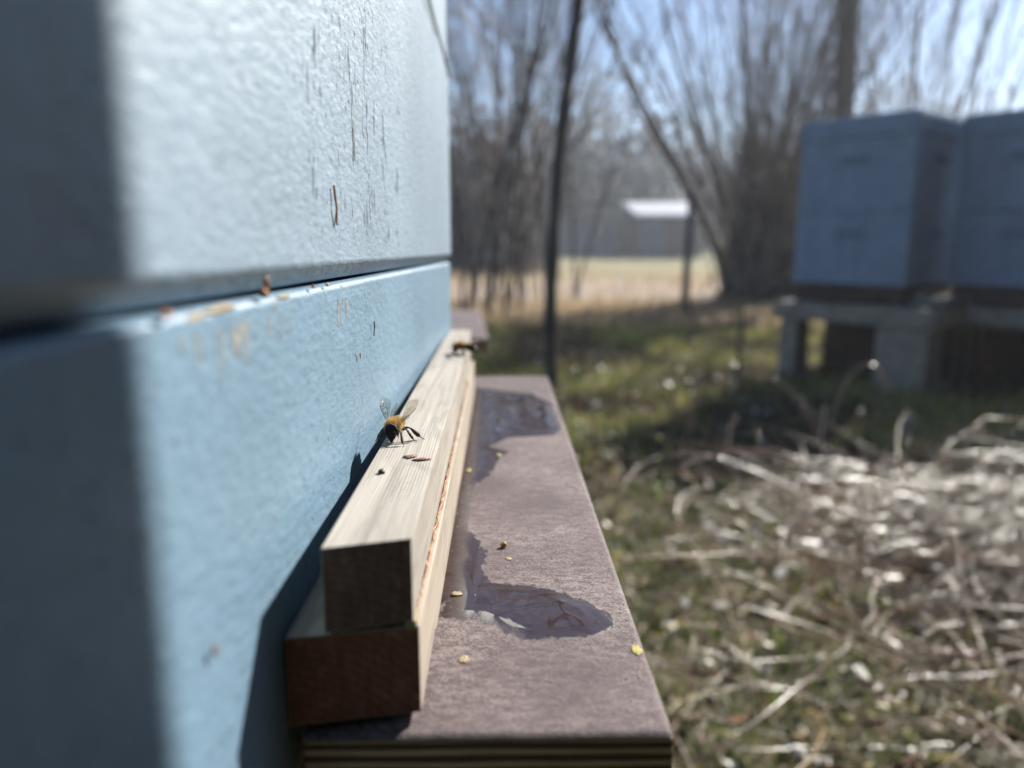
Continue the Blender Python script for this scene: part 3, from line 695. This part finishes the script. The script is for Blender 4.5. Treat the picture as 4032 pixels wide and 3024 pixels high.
# made-up box on a pole, added out of view to shade the hive wall
tA = .80; nb = empty('shade_box', (-.0379 + .656 * tA + .755 * .1, .0815 + .755 * tA - .656 * .1, 0), (0, 0, -R(SUN_AZ)))
tag(nb, 'unseen wooden shade box on a pole, added just outside the right edge', 'shade caster')
bm = bmesh.new(); box(bm, -.10, .10, -.11, 0, .995, 1.36, bev=.003); obj('shade_body', bm, M['standwood'], nb)
bm = bmesh.new(); box(bm, -.115, .115, -.13, .004, 1.3605, 1.385, bev=.003); obj('roof', bm, M['standwood'], nb)
bm = bmesh.new(); box(bm, -.02, .02, -.075, -.035, -.05, .994, bev=.003); obj('pole', bm, M['standwood'], nb)
# ------------------------------------------------------------------ trees
def grow(out, r, p, d, L, rad, depth, maxd, spread=.6, up=.15, nch=5, wob=.12, fork=.35):
    n = 8; P = [np.array(p, float)]; d = np.array(d, float); d /= np.linalg.norm(d)
    for i in range(n - 1):
        d = d + r.normal(0, wob, 3) * .5; d[2] += up * .25; d /= np.linalg.norm(d); P.append(P[-1] + d * L / (n - 1))
    P = np.array(P); R_ = np.linspace(rad, rad * .35, n); out.append((depth, P, R_))
    if depth >= maxd: return
    for _ in range(nch):
        t = r.uniform(fork, 1); i = min(int(t * (n - 1)), n - 2); q = P[i] + (P[i + 1] - P[i]) * (t * (n - 1) - i)
        dd = (P[i + 1] - P[i]); dd /= np.linalg.norm(dd); v = r.normal(0, 1, 3); v -= dd * (v @ dd); v /= np.linalg.norm(v)
        grow(out, r, q, dd * 1.0 + v * spread * r.uniform(.6, 1.3), L * r.uniform(.4, .68), max(.0022, R_[i] * r.uniform(.4, .62)), depth + 1, maxd, spread, up, nch, wob, .15)
def tree_obj(name, segs, loc, mt, mc, label, cat='tree', group=None, rot=0, sc_=1.0):
    t = empty(name, loc, (0, 0, rot), sc_); tag(t, label, cat, group)
    tr_ = [(P, r) for (d, P, r) in segs if d == 0]; cr_ = [(P, r) for (d, P, r) in segs if d > 0]
    link('trunk', tubemesh('trunk', tr_, 8), mt, t)
    if cr_: link('crown', tubemesh('crown', cr_, 3), mc, t)
    return t
def dup(root, loc, rot, s, label=None):
    r_ = root.copy(); COL.objects.link(r_); r_.location = loc; r_.rotation_euler = (0, 0, rot); r_.scale = (s,) * 3
    if label: r_['label'] = label
    for ch in root.children:
        c = ch.copy(); COL.objects.link(c); c.parent = r_
    return r_
# slim dark sapling
r = np.random.default_rng(3); segs = []
pts = [(.197, 2.92, -.03), (.195, 2.92, .45), (.225, 2.92, .95), (.275, 2.92, 1.35), (.30, 2.92, 1.6), (.33, 2.9, 2.2), (.36, 2.9, 3.2)]
P = interp(pts, 40) - np.array([.197, 2.92, 0]); rr_ = np.linspace(.027, .019, 40) * (1 + .12 * np.sin(np.arange(40) * 1.9)); segs.append((0, P, rr_))
for (i, dx, dz, L, ra_) in [(12, 1, .9, .7, .007), (15, -1, 1.0, .8, .006), (19, 1, .8, .6, .005), (23, 1, .45, .9, .005), (25, -1, .6, .8, .005), (28, -1, .5, .9, .005), (30, 1, .7, .9, .006), (33, -1, .8, .9, .006), (35, 1, .9, .8, .005)]:
    grow(segs, r, P[i], (dx, r.normal(0, .4), dz), L, ra_, 1, 3, .6, .05, 4)
tree_obj('sapling', segs, (.197, 2.92, 0), M['bark_dark'], M['twig'], 'slim dark sapling rising just behind the far end of the landing board')
# coppiced clump left of the far hives
def coppice(seed, n, spreadx, hgt, rmin, rmax, lean=0, tw=3):
    r = np.random.default_rng(seed); out = []
    for i in range(n):
        a = r.uniform(0, 2 * np.pi); base = np.array([.28 * math.cos(a) * r.random() ** .5, .22 * math.sin(a), -.05])
        fx = r.uniform(-1, 1) * spreadx + lean; fy = r.uniform(-.4, .4); L = hgt * r.uniform(.6, 1.1)
        q = [base]; d = np.array([fx * .45, fy * .3, 1.0])
        n_ = 12
        for j in range(n_):
            d = d + np.array([fx * .05, fy * .04, 0]) + r.normal(0, .035, 3); d /= np.linalg.norm(d); q.append(q[-1] + d * L / n_)
        P = np.array(q); R_ = np.linspace(r.uniform(rmin, rmax), .005, len(P)); out.append((0, P, R_))
        for _ in range(tw):
            j = r.integers(3, n_ - 1); dd = P[j + 1] - P[j]; dd /= np.linalg.norm(dd); v = r.normal(0, 1, 3); v[2] = abs(v[2]); v /= np.linalg.norm(v)
            grow(out, r, P[j], dd + v * .5, r.uniform(.6, 1.5), R_[j] * .5, 1, 3, .45, .12, 3)
    return out
c1 = coppice(5, 30, .75, 4.6, .007, .019, 0, 6) + coppice(55, 70, .45, 1.7, .006, .012, 0, 2)
for (x1, z1, x0, rad) in [(-1.15, 1.9, -.05, .036), (-.85, 2.4, .05, .026), (-.28, 3.6, .1, .032), (-1.5, 2.6, -.1, .022)]:
    P = interp([(x0, 0, -.05), (x0 * .5 + x1 * .3, -.05, z1 * .33), (x1 * .68, -.1, z1 * .68), (x1, -.1, z1), (x1 * 1.35, 0, z1 * 1.6)], 20)
    c1.append((0, P, np.linspace(rad, rad * .5, 20)))
    grow(c1, np.random.default_rng(int(rad * 1e4)), P[-1], P[-1] - P[-2], 1.4, rad * .45, 1, 3, .5, .1, 5)
tree_obj('coppiced_shrub', c1, (2.28, 7.1, 0), M['bark_grey'], M['twig'], 'big bare coppiced shrub fanning out of one base left of the far hives', 'shrub')
c2 = coppice(9, 24, .95, 5.2, .006, .013, .35, 6)
tree_obj('coppiced_shrub', c2, (3.7, 6.9, 0), M['bark_tan'], M['twig'], 'bare many stemmed shrub behind the far hives, its pale rods leaning right across the sky', 'shrub')
# thick trunk behind the hive
segs = []; r = np.random.default_rng(12)
P = interp([(0, 0, -.1), (.02, 0, 1.5), (-.01, .05, 3.2), (.03, 0, 5)], 16); segs.append((0, P, np.linspace(.10, .075, 16)))
for j in (8, 9, 10, 11, 12, 13, 14, 15): grow(segs, r, P[j], (r.normal(0, 1), r.normal(0, .5), .8), 1.8, .03, 1, 3, .6, .1, 5)
tree_obj('tree', segs, (2.80, 6.55, 0), M['bark_grey'], M['twig'], 'thick straight trunk rising behind the lid of the left far hive')
# thicket on the left
protos = []
for sd_ in range(3):
    protos.append(coppice(20 + sd_, 11, .5, 4.2, .006, .017, 0, 5))
spots = [(-.50, 5.2, 'bare twiggy shrub tight against the far edge of the near hive, nearest of the thicket'), (.10, 5.9, 'bare shrub midway between the hive corner and the slim sapling'),
         (-.15, 7.0, 'bare shrub set back between two others right of the hive corner'), (.45, 7.2, 'bare shrub straight behind the slim dark sapling'), (-.5, 14.5, 'bare shrub beyond the pale path, seen past the hive corner')]
base = []
for i, (x, y, lab) in enumerate(spots):
    if i < 3: base.append(tree_obj('shrub', protos[i], (x, y, 0), M['bark_dark'], M['twig'], lab, 'shrub', 'bare shrubs of the thicket', i * 1.3, 1))
    else: dup(base[i % 3], (x, y, 0), i * 2.1, .95 if y < 9 else 1.3, lab)
# taller trees behind the path
segs_l = []
for sd_ in range(3):
    r = np.random.default_rng(40 + sd_); s_ = []
    grow(s_, r, (0, 0, -.1), (r.normal(0, .04), r.normal(0, .04), 1), 6.5, .07, 0, 4, .55, .12, 5, .07, .22); segs_l.append(s_)
tb = []
for i, (x, y, lab) in enumerate([(-1.0, 16, 'tall bare tree rising beyond the path right at the near hive edge'), (1.6, 24, 'tall bare tree standing behind the slim sapling, beyond the field'), (7.2, 14, 'bare tree straight behind the left far hive'),
        (.2, 21, 'tall bare tree between the hive edge and the sapling, past the path'), (9.0, 19, 'tall bare tree far behind the thick trunk'), (12.5, 21, 'bare tree far behind the gap between the two far hives'),
        (3.2, 31.5, 'bare tree behind the low blue grey shed'), (8.5, 25, 'bare tree seen through the rods of the coppiced shrub'), (.4, 28, 'bare tree at the right end of the long dark barn'), (11.0, 15, 'bare tree behind the hive at the right edge')]):
    if i < 3: tb.append(tree_obj('tree', segs_l[i], (x, y, 0), M['bark_grey'], M['twig'], lab, 'tree', 'bare trees beyond the path', i, 1))
    else: dup(tb[i % 3], (x, y, 0), i * 1.7, .9 + .13 * (i % 4), lab)
# far wood: reads as one mass
r = np.random.default_rng(77); polys = []
for i in range(900):
    x = r.uniform(-30, 75); y = r.uniform(36, 62); h_ = r.uniform(4.5, 8.5) * (1 + .15 * math.sin(x * .35)); rad = r.uniform(.04, .12)
    P = np.array([(x, y, 0), (x + r.normal(0, .2), y, h_ * .5), (x + r.normal(0, .4), y, h_)]); polys.append((P, np.array([rad, rad * .7, .03])))
    for _ in range(16):
        t = r.uniform(.12, .95); b = np.array([x, y, h_ * t]); L = r.uniform(.8, 2.6)
        e = b + np.array([r.normal(0, .55), r.normal(0, .5), r.uniform(.3, 1)]) * L; polys.append((np.array([b, (b + e) / 2 + r.normal(0, .12, 3), e]), np.array([.05, .04, .02])))
tag(link('far_wood', tubemesh('far_wood', polys, 3), M['wood_far']), 'grey brown leafless wood closing the horizon', 'wood', kind='stuff')
# undergrowth / evergreen masses in front of the wood
def leaf_cloud(name, centre, rad, n, size, mat, label, cat='bush', group=None, seed=0):
    r = np.random.default_rng(seed); d = r.normal(size=(n, 3)); d /= np.linalg.norm(d, axis=1)[:, None]; rr_ = r.random(n) ** .4
    lump = np.array([1 + .35 * mn.noise(Vector(v) * 2.2 + Vector((seed, 0, 0))) for v in d]); P = d * (rr_ * lump)[:, None] * np.array(rad); P[:, 2] = np.abs(P[:, 2] + rad[2] * .3)
    a = r.normal(size=(n, 3)); a /= np.linalg.norm(a, axis=1)[:, None]; b = np.cross(a, r.normal(size=(n, 3))); b /= np.linalg.norm(b, axis=1)[:, None]
    s = size * r.uniform(.5, 1.3, n)[:, None]
    V = np.stack([P - a * s, P - b * s * .5, P + a * s, P + b * s * .5], 1).reshape(-1, 3)
    t = empty(name, centre); tag(t, label, cat, group)
    link('foliage', fastmesh('foliage', V, np.arange(4 * n).reshape(n, 4)), mat, t)
    ps = [(np.array([(0, 0, -.1), (r.normal(0, .2) * rad[0], r.normal(0, .2) * rad[1], rad[2] * 1.1)]), np.array([.05, .02])) for _ in range(6)]
    link('stem', tubemesh('stem', ps, 5), M['bark_dark'], t)
    return t
leaf_cloud('bush', (2.45, 7.0, 0), (.5, .4, .85), 1600, .035, M['bark_dark'], 'low dark brushwood heaped round the foot of the coppiced shrub', seed=16)
leaf_cloud('bush', (3.1, 7.7, 0), (.9, .6, 1.35), 2200, .05, M['bark_dark'], 'dark bush hidden mostly behind the left far hive', seed=17)
leaf_cloud('bush', (-.35, 13.8, 0), (1.15, 1.0, 2.1), 3000, .11, M['wood_far'], 'dark tangled bush filling the gap between the near hive corner and the sapling', seed=15)
for i, (c, rd, n_, m_) in enumerate([((-2.8, 21, 0), (3.0, 1.5, 2.6), 2600, 'wood_far'), ((2.4, 30.5, 0), (2.6, 1.5, 4.4), 3000, 'conifer'), ((6.0, 33, 0), (2.4, 1.5, 4.8), 3000, 'conifer'), ((-.2, 24, 0), (1.7, 1.2, 2.6), 2000, 'wood_far'), ((11.5, 24, 0), (3, 1.5, 2.4), 2000, 'wood_far')]):
    leaf_cloud('bush', c, rd, n_, .16, M[m_], ['dark brown brushy bush at the foot of the left thicket', 'dim green evergreen bush behind the blue shed', 'tall dim green evergreen rising over the white roofed shed', 'low brown bush left of the blue shed', 'brown bush behind the coppiced shrub'][i], seed=i)
# ------------------------------------------------------------------ sheds far away
def shed(loc, rot, L, W, Hh, mw, mr, label, slope=.35, door=True, panel=None):
    t = empty('shed', loc, (0, 0, rot)); tag(t, label, 'shed')
    bm = bmesh.new(); box(bm, 0, L, 0, W, -.1, Hh, bev=.01); obj('wall', bm, M[mw], t)
    bm = bmesh.new(); v = [bm.verts.new(p) for p in [(-.2, -.3, Hh), (L + .2, -.3, Hh), (L + .2, W + .3, Hh + slope), (-.2, W + .3, Hh + slope), (-.2, -.3, Hh + .08), (L + .2, -.3, Hh + .08), (L + .2, W + .3, Hh + slope + .08), (-.2, W + .3, Hh + slope + .08)]]
    for f in [(0, 3, 2, 1), (4, 5, 6, 7), (0, 1, 5, 4), (1, 2, 6, 5), (2, 3, 7, 6), (3, 0, 4, 7)]: bm.faces.new([v[i] for i in f])
    obj('roof', bm, M[mr], t)
    if panel: bm = bmesh.new(); box(bm, panel[0], panel[1], -.05, -.003, 0, Hh - .05, bev=.005); obj('door', bm, M['shedblue'], t)
    bm = bmesh.new(); box(bm, L * .62, L * .62 + .6, -.04, -.003, Hh * .5, Hh * .8, bev=.005); obj('window', bm, M['glass'], t)
    return t
shed((4.85, 27, 0), .02, 2.15, 2.4, 1.42, 'sheddark', 'roofw', 'small dark shed with a bright white roof beyond the field', .55, panel=(.0, .85))
shed((2.0, 29, 0), 0, 2.3, 2.4, 1.45, 'shedblue', 'sheddark', 'low blue grey shed left of the white roofed one', .3)
shed((-1.6, 31, 0), .0, 4.2, 3, 2.3, 'sheddark', 'roofpink', 'long dark barn with a weathered pinkish roof behind the sapling', .5, panel=(3.0, 3.9))

# ------------------------------------------------------------------ ground cover
def blades(n, xr, yr, hr, wr, cols, seed, lean=.5, mask=None, z=None, face=False):
    r = np.random.default_rng(seed); x = r.uniform(*xr, n); y = r.uniform(*yr, n)
    if mask is not None: kp = mask(x, y, r); x, y = x[kp], y[kp]; n = len(x)
    z0 = np.array([gh(a_, b_) for a_, b_ in zip(x, y)]); h_ = r.uniform(*hr, n); w_ = r.uniform(*wr, n)
    a_ = r.uniform(0, 2 * np.pi, n); b_ = a_ + r.normal(np.pi / 2, .5, n); ln = r.uniform(.1, 1, n) * lean
    wd = np.stack([np.cos(a_), np.sin(a_), 0 * a_], 1) * w_[:, None] / 2; ld = np.stack([np.cos(b_), np.sin(b_), 0 * a_], 1)
    p0 = np.stack([x, y, z0 - .01], 1); p1 = p0 + ld * (h_ * ln * .35)[:, None] + np.array([0, 0, 1]) * (h_ * .6)[:, None]
    p2 = p0 + ld * (h_ * ln)[:, None] + np.array([0, 0, 1]) * (h_ * np.sqrt(np.maximum(.05, 1 - ln ** 2 * .8)))[:, None]
    V = np.stack([p0 - wd, p0 + wd, p1 - wd * .8, p1 + wd * .8, p2 - wd * .15, p2 + wd * .15], 1).reshape(-1, 3)
    i = np.arange(n)[:, None] * 6; Q = np.concatenate([i + [0, 1, 3, 2], i + [2, 3, 5, 4]], 0)
    ci = r.integers(0, len(cols), n)
    if face: nz = np.array([mn.noise(Vector((a_ * 1.7, b_ * 2.6, 5))) for a_, b_ in zip(x, y)]) + r.normal(0, .1, n); hf = len(cols) // 2; ci = np.where(nz > 0, ci % hf, hf + ci % (len(cols) - hf))
    C = np.array(cols)[ci] * r.uniform(.7, 1.25, n)[:, None]
    return fastmesh('blades', V, Q, np.concatenate([C, C]))
GREEN = [(.13, .18, .035), (.22, .26, .06), (.30, .29, .07), (.10, .13, .03)]; TAN = [(.55, .42, .25), (.62, .52, .36), (.46, .34, .21), (.34, .24, .14)]
tag(link('grass', blades(52000, (-1.5, 4.5), (1.0, 5.2), (.02, .09), (.003, .008), GREEN + GREEN + TAN[:2], 1, .9, lambda x, y, r: (x > -.1) & (mn_arr(x, y) > .42 + .2 * r.random(len(x)))) if False else
    blades(60000, (-.2, 4.8), (1.9, 5.2), (.02, .085), (.003, .009), [(.34, .38, .08), (.50, .46, .12), (.28, .32, .07), (.55, .44, .18), (.07, .075, .025), (.13, .09, .05), (.06, .055, .02), (.22, .16, .09)], 1, .9, face=True), M['blade']), 'short mossy green grass between the near hive and the path', 'grass', kind='stuff')
tag(link('dry_grass', blades(34000, (-3, 7), (5.0, 7.3), (.04, .13), (.004, .010), TAN, 2, .7), M['dryblade']), 'tall tan dry grass along the near side of the path', 'dry grass', kind='stuff')
tag(link('moss', blades(11000, (.12, 2.2), (.55, 2.2), (.01, .06), (.003, .008), [(.16, .22, .04), (.16, .19, .05), (.05, .05, .02), (.09, .06, .035)], 3, .95, face=True), M['blade']), 'low dark moss and grass under the dead stems at the lower right', 'moss', kind='stuff')
tag(link('sparse_dry_grass', blades(7000, (-4, 9), (7.2, 12), (.08, .24), (.006, .012), TAN, 22, .6), M['dryblade']), 'thin dry grass stalks along the pale path', 'dry grass', kind='stuff')
# leaf litter; the tiny near-white bits imitate sun glints
r = np.random.default_rng(9); n = 9000
x = r.uniform(.1, 3.2, n); y = .55 + 3.2 * r.random(n) ** 1.4; z = np.array([gh(a_, b_) for a_, b_ in zip(x, y)]) + r.uniform(.0, .09, n)
a = r.normal(size=(n, 3)); a[:, 2] *= .45; a /= np.linalg.norm(a, axis=1)[:, None]; b = np.cross(a, r.normal(size=(n, 3)) * .4 + [0, 0, 1]); b /= np.linalg.norm(b, axis=1)[:, None]
c = np.cross(a, b); s = np.where(r.random(n) < .35, r.uniform(.0015, .003, n), r.uniform(.004, .017, n))[:, None]; P = np.stack([x, y, z], 1)
V = np.stack([P - a * s, P - b * s * .55 + c * s * .25, P + a * s, P + b * s * .55 + c * s * .25], 1).reshape(-1, 3)
i = np.arange(n)[:, None] * 4; Q = np.concatenate([i + [0, 1, 2], i + [0, 2, 3]], 0)
lc = np.array([(.30, .18, .09), (.42, .30, .17), (.20, .10, .05), (.55, .48, .38), (.16, .10, .06), (.78, .76, .70), (.35, .30, .08)])[r.integers(0, 7, n)]
lc = np.where(s < .0031, np.array([[.88, .87, .84]]), lc); z += 0
tag(link('litter_and_glints', fastmesh('litter', V, Q, np.concatenate([lc, lc])), M['leaf']), 'curled brown and bleached leaves among the dead stems, with tiny white bits as painted glints', 'leaves', kind='stuff')
# tangle of dead stems
def stems(n, seed, xr, yr, L, rad, cols, zr=(0, .05), rise=.25):
    r = np.random.default_rng(seed); polys = []; cc = []
    for _ in range(n):
        x, y = r.uniform(*xr), r.uniform(*yr)
        if y > 1.15 and x < .30 * y + .12 and r.random() < .6: continue
        if 1.3 * mn.noise(Vector((x * 4.2, y * 4.2, seed))) < r.uniform(-.25, .25) + (.28 if seed == 5 else .0): continue
        p = np.array([x, y, gh(x, y) + r.uniform(*zr)]); a_ = r.uniform(0, 2 * np.pi); d = np.array([math.cos(a_), math.sin(a_), r.normal(rise, .25)])
        l_ = r.uniform(*L); P = [p]; curl = r.normal(0, .19)
        for _ in range(6):
            d = d + np.array([-d[1] * curl, d[0] * curl, -.10]) + r.normal(0, .05, 3); d /= np.linalg.norm(d); P.append(P[-1] + d * l_ / 6)
        P = np.array(P); P[:, 2] = np.maximum(P[:, 2], gh(x, y) + .003)
        q = r.uniform(*rad); polys.append((P, np.linspace(q, q * .5, 7))); cc.append(np.array(cols[r.integers(0, len(cols))]) * r.choice([.3, .5, .75, .9, 1.15]))
    return tubemesh('stems', polys, 4, np.array(cc))
SC = [(.46, .33, .17), (.60, .47, .29), (.36, .22, .12), (.50, .30, .22), (.22, .13, .07), (.70, .61, .46)]
tag(link('dead_stems', stems(6200, 5, (.12, 2.1), (.6, 2.1), (.08, .42), (.0004, .0015), SC, (0, .09)), M['stem']), 'tangled bleached dead stems covering the ground at the lower right', 'dead stems', kind='stuff')
tag(link('straw_heap', stems(5200, 6, (.72, 1.35), (1.12, 1.5), (.06, .20), (.0005, .0012), [(.36, .28, .16), (.44, .36, .22), (.22, .16, .09)], (0, .13), .35), M['stem']), 'pale heap of dry straw and stalks right of the landing board', 'straw', kind='stuff')
tag(link('bramble_tangle', stems(750, 14, (.22, 1.5), (.70, 1.55), (.16, .6), (.0007, .0019), [(.48, .32, .17), (.56, .42, .25), (.38, .21, .12), (.46, .25, .18), (.28, .15, .08)], (0, .17), .3), M['stem']), 'taller loose tangle of brown bramble shoots close to the landing board', 'brambles', kind='stuff')
# single arching stems one can follow with the eye (coordinates in metres)
big = [([(.27, 1.02, .22), (.33, .98, .20), (.42, .93, .14), (.50, .90, .05)], .0021, (.55, .46, .34), 'long pale stem arching down to the right from beside the landing board'),
       ([(.26, .98, .16), (.36, .93, .13), (.48, .90, .07), (.58, .9, .02)], .0020, (.48, .38, .28), 'pale stem lying just under the long arching one'),
       ([(.27, .86, .10), (.33, .80, .07), (.38, .76, .02)], .0018, (.50, .38, .24), 'short tan stem leaning below the board corner'),
       ([(.28, 1.15, .24), (.42, 1.15, .26), (.56, 1.10, .20), (.68, 1.05, .1)], .0022, (.46, .30, .25), 'reddish stem arching over the gap right of the board'),
       ([(.68, .95, .19), (.70, .93, .14), (.70, .88, .07), (.72, .86, .01)], .0028, (.60, .52, .42), 'bent pale stem with a hooked top at the lower right'),
       ([(.60, 1.38, .28), (.59, 1.36, .22), (.61, 1.34, .16)], .0032, (.52, .46, .42), 'short upright curved grey stem in the middle of the tangle'),
       ([(.50, .82, .05), (.62, .92, .12), (.78, 1.05, .22), (.95, 1.2, .33)], .0026, (.30, .22, .16), 'long dark stem rising to the right edge'),
       ([(.40, 1.5, .30), (.47, 1.45, .33), (.54, 1.42, .31), (.60, 1.38, .22)], .0020, (.38, .28, .22), 'thin forked brown stem above the board edge'),
       ([(.33, 1.35, .20), (.36, 1.38, .30), (.38, 1.40, .38)], .0024, (.40, .22, .20), 'upright reddish stem close to the board'),
       ([(.50, .84, .10), (.62, .84, .09), (.78, .86, .10)], .0017, (.48, .27, .27), 'pinkish stem lying level near the bottom edge'),
       ([(.70, 1.0, .16), (.80, .94, .10), (.84, .92, .02)], .0022, (.55, .50, .42), 'pale stem sloping down at the right edge'),
       ([(.86, 1.95, .10), (.90, 1.93, .24), (.95, 1.92, .27), (.99, 1.9, .20)], .004, (.38, .30, .24), 'drooping withered stalk before the far hive stand')]
for i, (p, q, c, lab) in enumerate(big):
    P = interp(p, 24); P += np.random.default_rng(i).normal(0, .0012, P.shape)
    tag(link('dead_stem', tubemesh('s', [(P, np.linspace(q, q * .7, 24))], 6, np.array([c])), M['stem']), lab, 'dead stem', 'single arching dead stems')

# ------------------------------------------------------------------ unseen bushes added behind and right of the viewpoint to cut sky fill
for i, (a_, d_, w_, h_) in enumerate([(86, 3.9, 1.6, 5.0), (112, 3.2, 1.7, 4.6), (138, 2.7, 1.6, 3.4), (168, 2.2, 1.4, 2.6), (200, 2.2, 1.4, 2.6)]):
    leaf_cloud('fill_blocker_bush', (d_ * math.sin(R(a_)), d_ * math.cos(R(a_)), 0), (w_, 1.2, h_), 7000, .13, M['conifer'],
               'evergreen bush added outside the picture to dim sky light, ' + ['farthest to the right', 'second from the right', 'third from the right', 'behind the viewer', 'behind the viewer beside the near hive'][i], 'bush', 'bushes added to cut sky fill', seed=30 + i)

# ------------------------------------------------------------------ haze volume added to imitate milky backlit lens glare
hm = bpy.data.materials.new('glare_haze'); hm.use_nodes = True; hn = hm.node_tree; hn.nodes.clear()
pv_ = hn.nodes.new('ShaderNodeVolumePrincipled'); pv_.inputs['Density'].default_value = .0042
pv_.inputs['Color'].default_value = (.85, .9, 1, 1); pv_.inputs['Anisotropy'].default_value = .3
ho = hn.nodes.new('ShaderNodeOutputMaterial'); hn.links.new(pv_.outputs[0], ho.inputs['Volume'])
bm = bmesh.new(); box(bm, -60, 110, -60, 90, -1.1, 11)
tag(obj('haze', bm, hm), 'thin haze volume added over the apiary to imitate milky lens glare', 'haze', kind='stuff')
